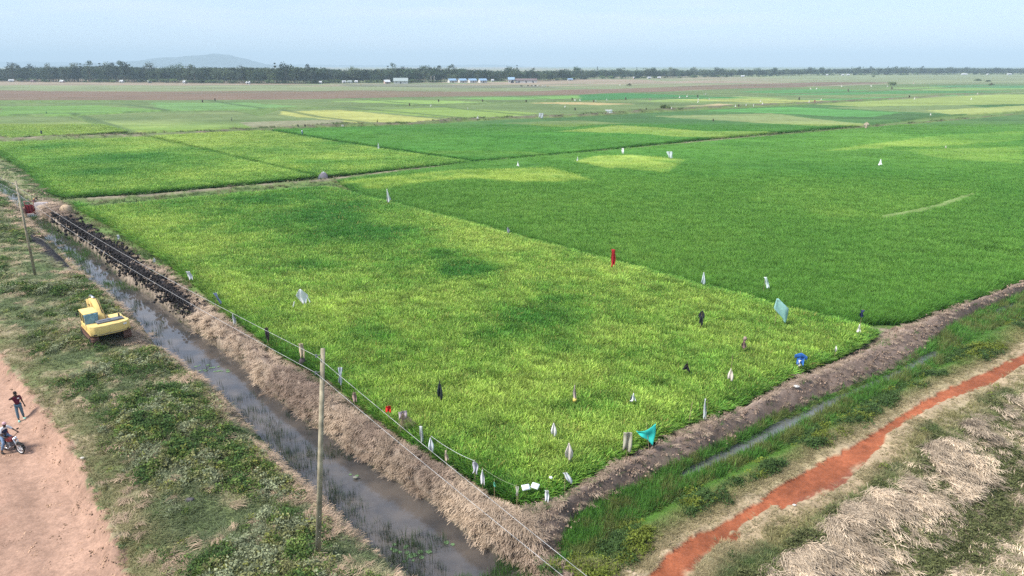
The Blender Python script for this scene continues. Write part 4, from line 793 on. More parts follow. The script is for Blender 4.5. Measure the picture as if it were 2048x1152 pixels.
rag(777, 811, 823, 10, 'rect', (.60, .02, .015), 'bright red rag on a stick near the berm', zb=1.15)
rag(806, 822, 838, 17, 'rect', (.42, .34, .36), 'straw scarecrow with pinkish cloth head by the berm', extra='straw', zb=1.3, name='scarecrow', cat='scarecrow')
for px, py, a in ((1052, 974, .3), (1070, 971, -.5)):
    b = at(px, py, 1.0); m = MB(); m.box((0, 0, 0), (.40, .30, .07), Matrix.Rotation(a, 3, 'Z') @ Matrix.Rotation(.5, 3, 'X'), .7)
    o = m.build('plastic_bag', cm((.68, .72, .76)), None, .02, loc=b); tag(o, 'crumpled white plastic bag caught on the rice, '+('left' if px == 1052 else 'right')+' one of the pair', 'plastic bag', 'plastic bags caught at the corner of the field')
b = at(1102, 955, 1.0); m = MB(); m.blob((0, 0, 0), (.09, .08, .05), 8, 5, .2); tag(m.build('plastic_scrap', cm((.66, .70, .70)), None, smooth=True, loc=b), 'small white plastic scrap on the rice above the field corner', 'litter')
for px, py, zz, s, lab, c_ in ((1593, 770, .62, .22, 'white plastic sheet scrap lying on the earth berm', (.74, .74, .72)), (1807, 726, .2, .15, 'pale green scrap at the edge of the ditch', (.45, .6, .4)), (1627, 851, .35, .16, 'white flower like scrap in the weeds of the verge', (.72, .74, .66)), (1589, 1010, .25, .09, 'white wrapper on the red footpath', (.75, .74, .7)), (171, 944, .6, .12, 'pale stone beside the dirt road', (.5, .46, .4)), (380, 1007, 1.0, .22, 'dark stone lying in the weeds of the bank', (.08, .075, .08)), (712, 957, -.9, .16, 'grey clump floating on the canal below the berm', (.2, .2, .17))):
    b = at(px, py, zz); b.z = (gz(b.x, b.y) if zz > -.5 else -.9)+.06; m = MB(); rs = random.Random(px); m.blob((0, 0, 0), (s, s*.6, s*.35), 8, 5, .3)
    tag(m.build('stone' if 'stone' in lab else 'litter', cm(c_, 'scrap'), None, smooth=True, loc=b), lab, 'stone' if 'stone' in lab else 'litter')
# bare sticks, string
def stick(p0, p1, lab, r=.014):
    a, b = Vector(p0), Vector(p1); m = MB(); m.cyl((0, 0, -.15), b-a, r, r*.7, 6); tag(m.build('bamboo_stick', Mstick, None, loc=a), lab, 'stick', 'bare sticks in the field edge')
def at_h(px, py, base): # height above base whose picture row is py
    lo, hi = 0, 6
    for _ in range(40):
        mid = (lo+hi)/2; p = Vector((base.x, base.y, base.z+mid)); r_ = 576-FPX*((p.y*SP+(p.z-CAM_H)*CP)/depth(p)); lo, hi = (mid, hi) if r_ > py else (lo, mid)
    return lo
b = at(1374, 862, 0); stick(b, b+Vector((.25, .3, at_h(0, 808, b))), 'leaning bamboo stick at the field edge by the earth berm', .02)
b = at(1036, 1022, 0); stick(b, b+Vector((.0, 0, at_h(0, 975, b))), 'thin upright stick at the near corner of the field')
b = at(1415, 842, 0); stick(b, b+Vector((-.1, 0, at_h(0, 800, b))), 'thin stick beside the long silvery strip')
s0 = at(862, 872, 1.75); s1 = at(950, 922, 1.7); m = MB(); m.tube([s0.lerp(s1, i/16)-Vector((0, 0, .5*(i/16)*(1-i/16))) for i in range(17)], .009, 5)
tag(m.build('string', cm((.62, .64, .62)), None, smooth=True), 'slack pale string between the white bag and the grey shirt rag', 'string')
s0 = at(965, 936, 1.7); s1 = at(1034, 972, 1.9); m = MB(); m.tube([s0.lerp(s1, i/12)-Vector((0, 0, .4*(i/12)*(1-i/12))) for i in range(13)], .005, 4)
tag(m.build('string', cm((.42, .46, .3)), None, smooth=True), 'thin green string running to the stick at the field corner', 'string')
# further paddies
FARR = [(1760,319,330,8,'cone',W_,'white triangular flag alone in the dark green far paddy'),(1338,304,316,11,'flag',(.62,.68,.72),'pale blue white flag at the end of the yellow patch'),(1245,297,307,4,'strip',W_,'white strip standing on the path bend'),(1155,314,321,4,'cone',W_,'short white rag at the left tip of the yellow patch'),(1036,323,332,5,'cone',W_,'white rag at the top of the yellow strip'),(757,287,297,5,'cone',(.68,.72,.72),'pale slender rag in the dark plot'),
 (1732,245,256,10,'shirt',(.45,.36,.28),'beige scarecrow with spread arms on the far path'),(1217,220,226,14,'flag',(.78,.78,.78),'white sheet spread wide over a stick by the far path'),(1082,227,236,9,'rect',(.42,.46,.48),'grey white cloth panel beside the far path'),(955,233,237,4,'cone',W_,'small pale rag right of the yellow plot'),(1891,291,296,4,'cone',(.5,.55,.4),'faint pale rag in the striped right paddy'),(685,249,253,4,'strip',(.6,.55,.5),'pinkish post rag by the rough patch'),(561,258,261,3,'strip',(.03,.03,.03),'')]
for q in FARR[:-1]: rag(*q[:6], q[6], group='rags on sticks in the middle distance', zb=.9)
dots = [(1343,217,W_),(1150,220,(.02,.02,.02)),(1130,214,W_),(1150,201,W_),(1144,200,(.03,.03,.03)),(1187,204,(.03,.03,.03)),(1192,203,W_),(1160,201,W_),(1251,199,(.03,.03,.03)),(1374,193,W_),(1411,189,W_),(1395,194,(.03,.03,.03)),(1396,200,W_),(1396,204,W_),(1418,199,W_),(1471,213,W_),(1477,213,(.04,.03,.03)),(1492,211,W_),(1521,203,W_),(1525,208,W_),(1507,212,W_),(1598,199,(.02,.02,.02)),(1642,200,W_),(1618,204,W_),(1629,204,(.25,.1,.08)),(1683,173,W_),(1742,173,W_),(1775,173,W_),(1783,178,(.03,.03,.03)),(1696,182,(.05,.05,.05)),(1621,178,W_),(1633,178,W_),(1827,167,(.6,.5,.45)),(1818,195,(.02,.03,.03)),(1829,198,W_),(1955,188,(.5,.55,.5)),(1942,199,W_),(1861,230,W_),(1982,170,(.03,.03,.03)),(965,203,(.03,.03,.03)),(877,203,(.02,.02,.02)),(862,212,W_),(819,211,(.02,.02,.02)),(935,219,W_),(956,235,W_),(93,226,(.1,.3,.15)),(405,204,(.02,.02,.02)),(430,201,(.02,.02,.02)),(1052,204,(.03,.03,.03)),(1259,171,(.03,.03,.03)),(596,253,(.03,.03,.03)),(610,253,(.03,.03,.03)),(1300,200,(.3,.1,.3)),(1426,242,(.03,.03,.03)),(1213,201,W_),(1359,195,W_),(1240,170,W_)]
nm_w = 'tiny pale rag on a stick far out in the green paddies'; nm_d = 'tiny dark rag on a stick far out in the green paddies'
OW = 'first second third fourth fifth sixth seventh eighth ninth tenth eleventh twelfth thirteenth fourteenth fifteenth sixteenth seventeenth eighteenth nineteenth twentieth'.split()
def ordw(i, n): return (OW[i]+' from the left') if i < 20 and i <= n//2+2 else ((OW[n-1-i]+' from the right') if n-1-i < 20 else 'middle one')
dots.sort(); _nd = [q for q in dots if sum(q[2]) < .5]; _nw = [q for q in dots if sum(q[2]) >= .5]
for px, py, c in dots:
    L_ = _nd if sum(c) < .5 else _nw; nm_ = 'tiny '+('dark' if sum(c) < .5 else 'pale')+' far rag in the paddies, '+ordw(L_.index((px, py, c)), len(L_))+(' of the dark ones' if sum(c) < .5 else ' of the pale ones')
    dk = sum(c) < .5; rag(px, py-4, py+.6, 2.5, 'cone' if not dk else 'strip', c, nm_, group='dark rags far out in the paddies' if dk else 'pale rags far out in the paddies', zb=.9)
# ------------------------------------------------------------ hut of dark sheeting on the path
b = at(648, 361, 0); r = empty('field_shelter', b, .15, 'small grey shelter of draped sheeting on the path between paddies', 'shelter')
m = MB(); m.prism([(-.75, 0), (.75, 0), (.6, 1.0), (.2, 1.45), (-.35, 1.4), (-.65, .95)], -.55, .55, 1); m.build('sheeting', cm((.27, .24, .28), 'grey_sheet'), r, .06)
m = MB(); m.cyl((-.3, .3, 0), (-.28, .3, 2.1), .04, .03, 6); m.cyl((.5, -.3, 0), (.55, -.3, 1.9), .04, .03, 6); m.build('poles', Mstick, r)
rag_mesh('rag', .3, .4, 'cone', cm(W_), 3, r, .04, (.05, -.5, 1.75)); rag_mesh('side_sheet', .6, 1.1, 'cone', cm((.32, .32, .38)), 8, r, .06, (-.6, -.5, 1.2), -.2)
# ------------------------------------------------------------ sluice gate
b = at(62, 428, -.7); b.z = -1.2; b.z = -.95; r = empty('sluice_gate', b, math.radians(10), 'concrete sluice across the canal with a dark red steel gate', 'sluice gate'); r.scale = (.62, .62, .66)
Mconc = mat('whitewashed_concrete', (.52, .46, .46), .85, noise=.2, nscale=2); Mred = mat('dark_red_steel', (.20, .015, .022), .6, noise=.2); Mconc2 = mat('red_stained_concrete', (.36, .17, .14), .85, noise=.3, nscale=3)
m = MB(); m.box((2.5, .2, 1.4), (2.8, .5, 2.8)); m.build('right_wing', Mconc, r, .03); m = MB(); m.box((-1.55, .2, .9), (.9, .5, 1.8)); m.build('left_wing', Mconc2, r, .03)
m = MB(); m.box((0, .05, 1.35), (1.9, .16, 2.1)); [m.box((x_, -.05, 1.35), (.09, .12, 2.14)) for x_ in (-.9, -.3, .3, .9)]; m.build('gate', Mred, r, .01)
m = MB(); m.box((0, -.15, .35), (1.5, .3, .28)); m.build('sill', Mwhite, r); m = MB(); m.box((-.98, .2, 1.7), (.16, .3, 2.9)); m.box((.98, .2, 1.7), (.16, .3, 2.9)); m.box((0, .2, 3.12), (2.3, .32, .16)); m.build('frame', Mconc2, r, .01)
m = MB(); m.cyl((0, .2, 2.3), (0, .2, 3.7), .035, .035, 8); m.torus((0, .2, 3.6), .25, .025, (0, 0, 1), 16, 6); m.build('screw_wheel', Mgrey, r, smooth=True)
# straw stack
b = at(134, 428, .2); r = empty('straw_stack', b, 0, 'small conical straw stack at the top of the scorched berm', 'straw stack'); m = MB(); m.blob((0, 0, .55), (.8, .7, .75), 14, 9, .08); m.build('heap', cm((.44, .33, .22), 'stacked_straw'), r, smooth=True)
m = MB(); rs = random.Random(2)
for i in range(220):
    t = rs.uniform(0, 6.28); z_ = rs.uniform(.1, 1.25); q = .8*math.sqrt(max(0, 1-((z_-.55)/.78)**2)); m.cyl((q*math.cos(t), q*.9*math.sin(t), z_), ((q+.12)*math.cos(t+.1), (q+.1)*math.sin(t+.1), z_-.35), .014, .008, 3)
m.build('loose_straw', cm((.50, .39, .26), 'loose_straw'), r)
# ------------------------------------------------------------ excavator
def excavator():
    b = at(214, 673, 1.0); b.z = gz(b.x, b.y)+.05; az = math.radians(43)
    r = empty('excavator', b, az, 'faded yellow excavator parked on the canal bank, tarpaulin over its rear window', 'excavator'); r.scale = (.88, .80, .68)
    # local: +y forward, +x right
    for s in (-1, 1):
        prof = [(-1.95, .42), (-1.75, .12), (-1.5, 0), (1.5, 0), (1.75, .12), (1.95, .42), (1.75, .78), (1.5, .86), (-1.5, .86), (-1.75, .78)]
        R_ = Matrix.Rotation(math.radians(-8), 3, 'Z')
        m = MB(); m.prism(prof, s*1.15-.28, s*1.15+.28)
        for k in range(26):
            y_ = -1.5+k*.12; m.box((s*1.15, y_, .875), (.58, .06, .05)); m.box((s*1.15, y_, -.01), (.58, .06, .05))
        for sg in (-1, 1):
            for k in range(5): t = -math.pi/2+math.pi*(k+.5)/5; m.box((s*1.15, sg*(1.52+.45*math.cos(t)), .43+.45*math.sin(t)), (.58, .07, .07), Matrix.Rotation(-sg*t, 3, 'X'))
        tr = m.build('track', Mrust, r); m = MB()
        for k in range(7): m.cyl((s*1.15-s*.30, -1.5+k*.5, .3), (s*1.15+s*.30, -1.5+k*.5, .3), .16, .16, 10)
        m.cyl((s*1.15-.3, 1.5, .43), (s*1.15+.3, 1.5, .43), .34, .34, 14); m.cyl((s*1.15-.3, -1.5, .43), (s*1.15+.3, -1.5, .43), .34, .34, 14); m.build('rollers', Mblk, tr)
    m = MB(); m.box((0, 0, .62), (1.9, 1.5, .45)); m.cyl((0, 0, .8), (0, 0, 1.08), .62, .62, 20); m.build('undercarriage', Mblk, r)
    m = MB(); m.box((0, -.35, 1.18), (2.85, 3.4, .2)); m.build('deck', Myel2, r, .02)
    m = MB(); q = [(-1.42, -1.55), (-1.42, -2.05), (-1.15, -2.35), (-.6, -2.52), (.6, -2.52), (1.15, -2.35), (1.42, -2.05), (1.42, -1.55)]
    m.prism(q, 1.10, 2.12, 2); cw = m.build('counterweight', Myel, r, .07)
    m = MB()
    for t in range(12): x0_ = -1.1+t*.19; m.box((x0_+.09, -2.53 if abs(x0_+.1) < .6 else -2.53+(abs(x0_+.1)-.6)*.35, 1.25), (.2, .03, .05), Matrix.Rotation(0, 3, 'Z'))
    m.build('groove', Mgrey, cw)
    for sx in (-1, 1): m = MB(); m.box((sx*1.16, -2.34, 1.24), (.22, .06, .10), Matrix.Rotation(-sx*-.55, 3, 'Z')); m.build('lifting_slot', Mblk, cw)
    m = MB(); m.box((1.0, -2.44, 1.86), (.26, .04, .14), Matrix.Rotation(.35, 3, 'Z')); m.build('plate', Mwhite, cw)
    m = MB(); m.box((0, -1.18, 1.62), (2.8, .85, .72)); m.box((.95, .1, 1.55), (.88, 1.8, .6)); m.build('engine_house', Myel, r, .04)
    m = MB(); m.box((.15, -1.5, 2.2), (1.9, .72, .16)); m.box((-.2, -1.4, 2.3), (.9, .4, .08)); eh = m.build('engine_cover', Mgrey, r, .03)
    m = MB(); m.cyl((.9, -1.25, 2.0), (.9, -1.25, 2.62), .07, .07, 10); m.build('exhaust', Mblk, r, smooth=True)
    # cab on the left
    cab = MB(); x0_, x1_, y0_, y1_ = -1.42, -.46, -.72, 1.05
    cab.box(((x0_+x1_)/2, (y0_+y1_)/2, 1.55), (x1_-x0_, y1_-y0_, .55)); cab.box(((x0_+x1_)/2, (y0_+y1_)/2-.02, 3.0), (x1_-x0_+.06, y1_-y0_+.08, .12))
    for xx, yy_ in ((x0_+.05, y0_+.06), (x1_-.05, y0_+.06), (x0_+.05, y1_-.06), (x1_-.05, y1_-.06), (x0_+.05, .25)): cab.box((xx, yy_, 2.4), (.1, .1, 1.2))
    cb = cab.build('cab', Myel, r, .02)
    m = MB(); m.box(((x0_+x1_)/2, (y0_+y1_)/2, 2.4), (x1_-x0_-.08, y1_-y0_-.08, 1.12)); m.build('window', Mglass, cb)
    # tarpaulin hanging over the rear window
    V = []; F = []
    for j in range(11):
        for i in range(13):
            u, v = i/12, j/10; V.append((x0_-.02+(x1_-x0_+.04)*u*(1-.1*v), y0_-.05-.06*abs(math.sin(u*9+v*3))-.05*v, 3.0-v*(1.15+.12*math.sin(u*6))))
    for j in range(10):
        for i in range(12): a = j*13+i; F.append((a, a+1, a+14, a+13))
    o = bpy.data.objects.new('tarpaulin', rawmesh('tarpaulin', V, F, Mtarp)); COL.objects.link(o); o.parent = cb; o.modifiers.new('t', 'SOLIDIFY').thickness = .02
    m = MB(); m.box((x0_-.22, .95, 2.6), (.08, .22, .34)); m.cyl((x0_-.02, .95, 2.6), (x0_-.22, .95, 2.6), .02, .02, 6); m.build('mirror', Mblk, r, .02)
    # boom, arm, bucket folded in front
    def beam(pts, w0, name, mt, par):
        m = MB(); 
        top = [(y_, z_+t_) for y_, z_, t_ in pts]; bt = [(y_, z_-t_) for y_, z_, t_ in pts[::-1]]; m.prism(top+bt, w0-.22, w0+.22); return m.build(name, mt, par, .03)
    bo = beam([(.6, 1.5, .22), (1.5, 2.5, .34), (2.3, 3.0, .40), (3.4, 2.9, .32), (4.6, 2.3, .2)], 0.0, 'boom', Myel, r)
    beam([(4.85, 2.5, .2), (4.4, 1.9, .3), (3.8, .8, .17)], 0.0, 'arm', Myel2, r)
    for sx in (-1, 1): m = MB(); m.cyl((sx*.32, 1.1, 1.35), (sx*.32, 1.9, 2.2), .09, .09, 10); m.cyl((sx*.32, 1.9, 2.2), (sx*.32, 2.6, 3.1), .05, .05, 8); m.build('boom_ram', Mchrome if sx > 5 else Myel2, bo, smooth=True)
    m = MB(); m.cyl((0, 2.5, 3.5), (0, 3.7, 3.4), .09, .09, 10); m.cyl((0, 3.7, 3.4), (0, 4.85, 2.8), .05, .05, 8); m.build('arm_ram', Mchrome, bo, smooth=True)
    m = MB(); m.tube([Vector((.15, .9, 2.2)), Vector((.15, 1.6, 2.95)), Vector((.15, 2.4, 3.45)), Vector((.15, 3.4, 3.35))], .03, 6); m.build('hoses', Mblk, bo)
    prof = [(3.6, .9), (4.2, 1.0), (4.35, .5), (4.1, .1), (3.6, -.05), (3.1, .05), (3.05, .15), (3.6, .1), (3.98, .25), (4.15, .55), (4.0, .8), (3.6, .75)]
    m = MB(); m.prism(prof, -.55, .55); m.box((-.55, 3.75, .42), (.05, .9, .75)); m.box((.55, 3.75, .42), (.05, .9, .75)); bk = m.build('bucket', Myel2, r, .01)
    m = MB(); [m.box((-.45+.225*k, 2.98, .06), (.08, .24, .06)) for k in range(5)]; m.build('teeth', Mgrey, bk)
    return r
excavator()
# ------------------------------------------------------------ people
def person(loc, yaw, pose, cloth, label, extra=None):
    """pose: joint -> position (x right, y forward, z up); one skinned body, clothes as children"""
    r = empty('person', loc, yaw, label, 'person')
    J = dict(pelvis=(0, 0, .95), waist=(0, 0, 1.1), chest=(0, 0, 1.30), neck=(0, 0, 1.47), head=(0, .01, 1.58), crown=(0, .0, 1.70),
             shL=(-.17, 0, 1.40), shR=(.17, 0, 1.40), elL=(-.24, 0, 1.12), elR=(.24, 0, 1.12), wrL=(-.26, .08, .88), wrR=(.26, .08, .88),
             hiL=(-.09, 0, .90), hiR=(.09, 0, .90), knL=(-.11, .02, .49), knR=(.11, .02, .49), anL=(-.12, 0, .08), anR=(.12, 0, .08), toL=(-.14, .16, .035), toR=(.14, .16, .035))
    J.update(pose); J = {k: Vector(v) for k, v in J.items()}
    R = dict(pelvis=.125, waist=.105, chest=.125, neck=.055, head=.088, crown=.065, shL=.065, shR=.065, elL=.042, elR=.042, wrL=.028, wrR=.028, hiL=.085, hiR=.085, knL=.058, knR=.058, anL=.04, anR=.04, toL=.032, toR=.032)
    E = [('pelvis', 'waist'), ('waist', 'chest'), ('chest', 'neck'), ('neck', 'head'), ('head', 'crown'), ('chest', 'shL'), ('chest', 'shR'), ('shL', 'elL'), ('shR', 'elR'), ('elL', 'wrL'), ('elR', 'wrR'), ('pelvis', 'hiL'), ('pelvis', 'hiR'), ('hiL', 'knL'), ('hiR', 'knR'), ('knL', 'anL'), ('knR', 'anR'), ('anL', 'toL'), ('anR', 'toR')]
    for s in 'LR':      # hand: palm and five separate bent fingers
        d = (J['wr'+s]-J['el'+s]).normalized(); sd_ = d.cross(Vector((0, 1, 0)) if abs(d.y) < .8 else Vector((0, 0, 1))).normalized(); nn = d.cross(sd_); sg = -1 if s == 'L' else 1
        J['pa'+s] = J['wr'+s]+d*.06; R['pa'+s] = .03; E.append(('wr'+s, 'pa'+s))
        for k, (o_, L_) in enumerate(((-.03, .07), (-.01, .08), (.01, .075), (.03, .06))):
            J['k%d%s' % (k, s)] = J['pa'+s]+d*.035+sd_*o_; R['k%d%s' % (k, s)] = .010; J['f%d%s' % (k, s)] = J['pa'+s]+d*(.035+L_)+sd_*o_*1.2+nn*.02; R['f%d%s' % (k, s)] = .008; E += [('pa'+s, 'k%d%s' % (k, s)), ('k%d%s' % (k, s), 'f%d%s' % (k, s))]
        J['th'+s] = J['wr'+s]+d*.07+sd_*.055*sg+nn*.02; R['th'+s] = .010; E.append(('pa'+s, 'th'+s))
    def skin(name, ks, es, rad, m, root, sub=1):
        me = bpy.data.meshes.new(name); ix = {k: i for i, k in enumerate(ks)}; me.from_pydata([J[k] for k in ks], [(ix[a], ix[b]) for a, b in es], []); o = bpy.data.objects.new(name, me); COL.objects.link(o); o.parent = r
        md = o.modifiers.new('skin', 'SKIN'); md.use_smooth_shade = True
        if not me.skin_vertices: me.attributes
        for k in ks: sv = me.skin_vertices[0].data[ix[k]]; sv.radius = (rad(k), rad(k)); sv.use_root = (k == root)
        s_ = o.modifiers.new('sub', 'SUBSURF'); s_.levels = sub; s_.render_levels = sub; me.materials.append(m); return o
    skin('body', list(J), E, lambda k: R[k], Mskin, 'pelvis')
    t = cloth.get('sleeve', .6)
    for s in 'LR': J['sl'+s] = J['sh'+s].lerp(J['el'+s], t)
    skin('shirt', ['pelvis', 'waist', 'chest', 'shL', 'shR', 'slL', 'slR', 'neck'], [('pelvis', 'waist'), ('waist', 'chest'), ('chest', 'shL'), ('chest', 'shR'), ('shL', 'slL'), ('shR', 'slR'), ('chest', 'neck')], lambda k: {'pelvis': .135, 'waist': .13, 'chest': .145, 'shL': .082, 'shR': .082, 'slL': .062, 'slR': .062, 'neck': .062}[k], cloth['shirt'], 'chest')
    tl_ = cloth.get('leg', 1.0)
    for s in 'LR': J['le'+s] = J['kn'+s].lerp(J['an'+s], .85) if tl_ > .9 else J['hi'+s].lerp(J['kn'+s], .8)
    ks = ['pelvis', 'hiL', 'hiR']+(['knL', 'knR'] if tl_ > .9 else [])+['leL', 'leR']
    es = [('pelvis', 'hiL'), ('pelvis', 'hiR')]+([('hiL', 'knL'), ('hiR', 'knR'), ('knL', 'leL'), ('knR', 'leR')] if tl_ > .9 else [('hiL', 'leL'), ('hiR', 'leR')])
    skin('trousers', ks, es, lambda k: {'pelvis': .13, 'hiL': .10, 'hiR': .10, 'knL': .078, 'knR': .078, 'leL': .068, 'leR': .068}[k], cloth['pants'], 'pelvis')
    for s in 'LR':
        m = MB(); a, b = J['an'+s], J['to'+s]; d = (b-a); d.z = 0; c = a.lerp(b, .45); c.z -= .02; R_ = Matrix.Rotation(math.atan2(-d.x, d.y), 3, 'Z'); m.box(c, (.10, .28, .10), R_, .8); m.build('shoe', cloth['shoe'], r, .03)
    hd = J['crown']-J['head']; hc = J['head'].lerp(J['crown'], .55); fw = cloth.get('face', Vector((0, 1, 0)))
    m = MB(); m.blob(hc+Vector((0, 0, .035))-fw*.012, (.092, .10, .085), 12, 8); m.build('hair' if not cloth.get('hat') else 'cap', cloth.get('hat') or mat('black_hair', (.012, .01, .01), .8), r, smooth=True)
    sdv = Vector((fw.y, -fw.x, 0)); f0 = hc-Vector((0, 0, .035))+fw*.088
    m = MB(); m.blob(f0+fw*.008-Vector((0, 0, .012)), (.014, .016, .02), 6, 5); m.build('nose', Mskin, r, smooth=True)
    for s in (-1, 1):
        m = MB(); m.blob(f0+sdv*.032*s+Vector((0, 0, .015))-fw*.012, (.013, .010, .008), 6, 5); m.build('eye', cm((.6, .58, .55), 'eye_white'), r, smooth=True)
        m = MB(); m.blob(hc+sdv*.09*s-Vector((0, 0, .03)), (.015, .022, .03), 6, 5); m.build('ear', Mskin, r, smooth=True)
    m = MB(); m.blob(f0-Vector((0, 0, .045))-fw*.008, (.025, .01, .008), 8, 5); m.build('mouth', cm((.10, .03, .03), 'lips'), r, smooth=True)
    return r
Mmar = mat('maroon_shirt', (.11, .012, .03), .85, noise=.15); Mjean = mat('blue_jeans', (.10, .17, .22), .85, noise=.2); Mteal = mat('pale_green_shoes', (.32, .62, .52), .7)
b = at(43, 840, .42); b.z = gz(b.x, b.y)
yaw_to_cam = math.atan2(b.x, -b.y)          # +y of the figure towards the viewer
m1 = person(b, yaw_to_cam+.15, dict(shL=(-.18, 0, 1.41), elL=(-.23, -.02, 1.13), wrL=(-.28, .02, .87), shR=(.18, 0, 1.41), elR=(.36, .10, 1.40), wrR=(.11, .15, 1.56), knR=(.12, .05, .5), anR=(.13, .12, .08), toR=(.16, .28, .035), anL=(-.15, -.05, .08), toL=(-.19, .11, .035)),
            dict(shirt=Mmar, pants=Mjean, shoe=Mteal, sleeve=.75), 'person in maroon shirt standing on the dirt road, hand raised to the face')
m = MB(); m.box((-.07, .135, 1.36), (.10, .012, .06)); m.build('badge', Mwhite, m1)
# motorbike, rider
fwp = at(43, 907, .42); rwp = at(-6, 894, .42); fwp.z = gz(fwp.x, fwp.y); rwp.z = gz(rwp.x, rwp.y)
dirv = (fwp-rwp); dirv.z = 0; dirv.normalize(); yaw = math.atan2(-dirv.x, dirv.y)
bk = empty('motorbike', fwp-dirv*1.26, yaw, 'red and black motorbike with white wheels and a cloth load on the dirt road', 'motorbike')
def wheel(y, name):
    m = MB(); m.torus((0, y, .30), .265, .040, (1, 0, 0), 28, 8); t = m.build('tyre', Mblk, None, smooth=True)
    w_ = bpy.data.objects.new(name, None); COL.objects.link(w_); w_.parent = bk; t.parent = w_
    m = MB(); m.torus((0, y, .30), .222, .020, (1, 0, 0), 28, 6); m.build('rim', cm((.75, .75, .75), 'white_rim'), w_, smooth=True)
    m = MB(); m.cyl((-.06, y, .30), (.06, y, .30), .055, .055, 12)
    for k in range(5): a = 2*math.pi*k/5; m.cyl((0, y, .30), (0, y+.22*math.cos(a), .30+.22*math.sin(a)), .022, .014, 6)
    m.build('spokes', cm((.70, .70, .70), 'white_rim'), w_)
wheel(1.26, 'front_wheel'); wheel(0, 'rear_wheel')
m = MB(); [m.cyl((s*.085, 1.26, .30), (s*.085, 1.0, .92), .022, .026, 8) for s in (-1, 1)]; m.build('fork', Mchrome, bk, smooth=True)
m = MB(); m.torus((0, 1.26, .31), .32, .012, (1, 0, 0), 20, 4)
m = MB(); pts = [Vector((0, 1.26+.34*math.cos(a), .31+.34*math.sin(a))) for a in [math.radians(t) for t in (10, 35, 60, 85, 110, 135)]]
for s in (-.05, 0, .05): m.tube([p+Vector((s, 0, 0)) for p in pts], .022, 6)
m.build('mudguard', Mblk, bk, smooth=True)
m = MB(); m.tube([Vector((-.36, .82, 1.02)), Vector((-.2, .93, 1.02)), Vector((0, .96, .96)), Vector((.2, .93, 1.02)), Vector((.36, .82, 1.02))], .014, 8); hb_ = m.build('handlebar', Mblk, bk, smooth=True)
for s in (-1, 1):
    m = MB(); m.cyl((s*.26, .9, 1.03), (s*.30, .92, 1.20), .007, .007, 5); m.box((s*.31, .92, 1.24), (.12, .02, .07)); m.build('mirror', Mblk, bk, .005)
m = MB(); m.cyl((0, .98, .86), (0, 1.10, .84), .09, .085, 16); m.build('headlight', Mchrome, bk, smooth=True); m = MB(); m.box((0, 1.13, .66), (.16, .02, .12)); m.build('number_plate', cm((.7, .7, .6)), bk)
m = MB(); m.prism([(.42, .66), (.52, .86), (.78, .90), (.92, .80), (.90, .68), (.62, .60)], -.125, .125); m.build('tank', mat('dark_red_paint', (.16, .02, .02), .3, spec=.6), bk, .03)
m = MB(); m.prism([(-.30, .78), (-.28, .86), (.1, .84), (.46, .80), (.44, .72), (-.1, .72)], -.13, .13); m.build('seat', Mblk, bk, .03)
m = MB(); m.box((0, .58, .44), (.26, .30, .26)); m.cyl((0, .60, .5), (0, .72, .70), .075, .07, 10); m.build('engine', Mgrey, bk, .02)
m = MB(); m.tube([Vector((.1, .72, .4)), Vector((.13, .6, .24)), Vector((.15, .2, .26)), Vector((.16, -.3, .36))], .032, 8); m.build('exhaust', Mchrome, bk, smooth=True)
m = MB(); m.tube([Vector((0, .95, .85)), Vector((0, .6, .62)), Vector((0, .25, .40)), Vector((0, .25, .7)), Vector((0, -.35, .78))], .022, 6); [m.cyl((s*.08, 0, .30), (s*.1, .3, .38), .018, .018, 6) or m.cyl((s*.11, -.02, .31), (s*.11, -.05, .74), .024, .02, 8) for s in (-1, 1)]; m.build('frame', Mblk, bk, smooth=True)
m = MB(); m.blob((0, -.12, 1.0), (.24, .30, .20), 12, 8, .06); tag(m.build('cloth_bundle', cm((.02, .40, .18), 'green_cloth'), None, smooth=True), 'green cloth bundle tied on the rear seat of the motorbike', 'bundle'); ld = bpy.context.scene.objects['cloth_bundle']; ld.location = bk.location; ld.rotation_euler = bk.rotation_euler
m = MB(); m.blob((-.24, -.1, .78), (.14, .28, .28), 12, 8, .06); m.blob((.24, -.1, .78), (.14, .28, .28), 12, 8, .06); m.box((0, -.1, .94), (.5, .4, .06)); o = m.build('saddle_bag', cm((.28, .03, .035), 'red_cloth'), None, smooth=True); o.location = bk.location; o.rotation_euler = bk.rotation_euler; tag(o, 'dark red saddle bags hanging behind the rider of the motorbike', 'saddle bag')
pr = Vector(bk.location)
rd_ = person(pr, yaw, dict(pelvis=(0, .16, .95), waist=(0, .22, 1.08), chest=(0, .36, 1.27), neck=(0, .45, 1.41), head=(0, .49, 1.52), crown=(0, .50, 1.64), shL=(-.18, .38, 1.34), shR=(.18, .38, 1.34), elL=(-.34, .50, 1.12), elR=(.34, .50, 1.12), wrL=(-.33, .76, 1.05), wrR=(.33, .76, 1.05), hiL=(-.11, .18, .88), hiR=(.11, .18, .88), knL=(-.26, .52, .62), knR=(.26, .50, .60), anL=(-.30, .36, .09), anR=(.32, .28, .09), toL=(-.33, .54, .035), toR=(.36, .45, .035)),
             dict(shirt=Mwhite, pants=mat('light_blue_jeans', (.16, .24, .36), .85, noise=.2), shoe=Mblk, sleeve=.95, hat=mat('pink_white_cap', (.62, .38, .42), .8, noise=.3, nscale=12)), 'person in white shirt, dark vest and pink cap sitting astride the motorbike')
m = MB(); m.blob((0, .34, 1.18), (.165, .135, .17), 12, 8); m.build('vest', cm((.02, .03, .07), 'navy_cloth'), rd_, smooth=True)
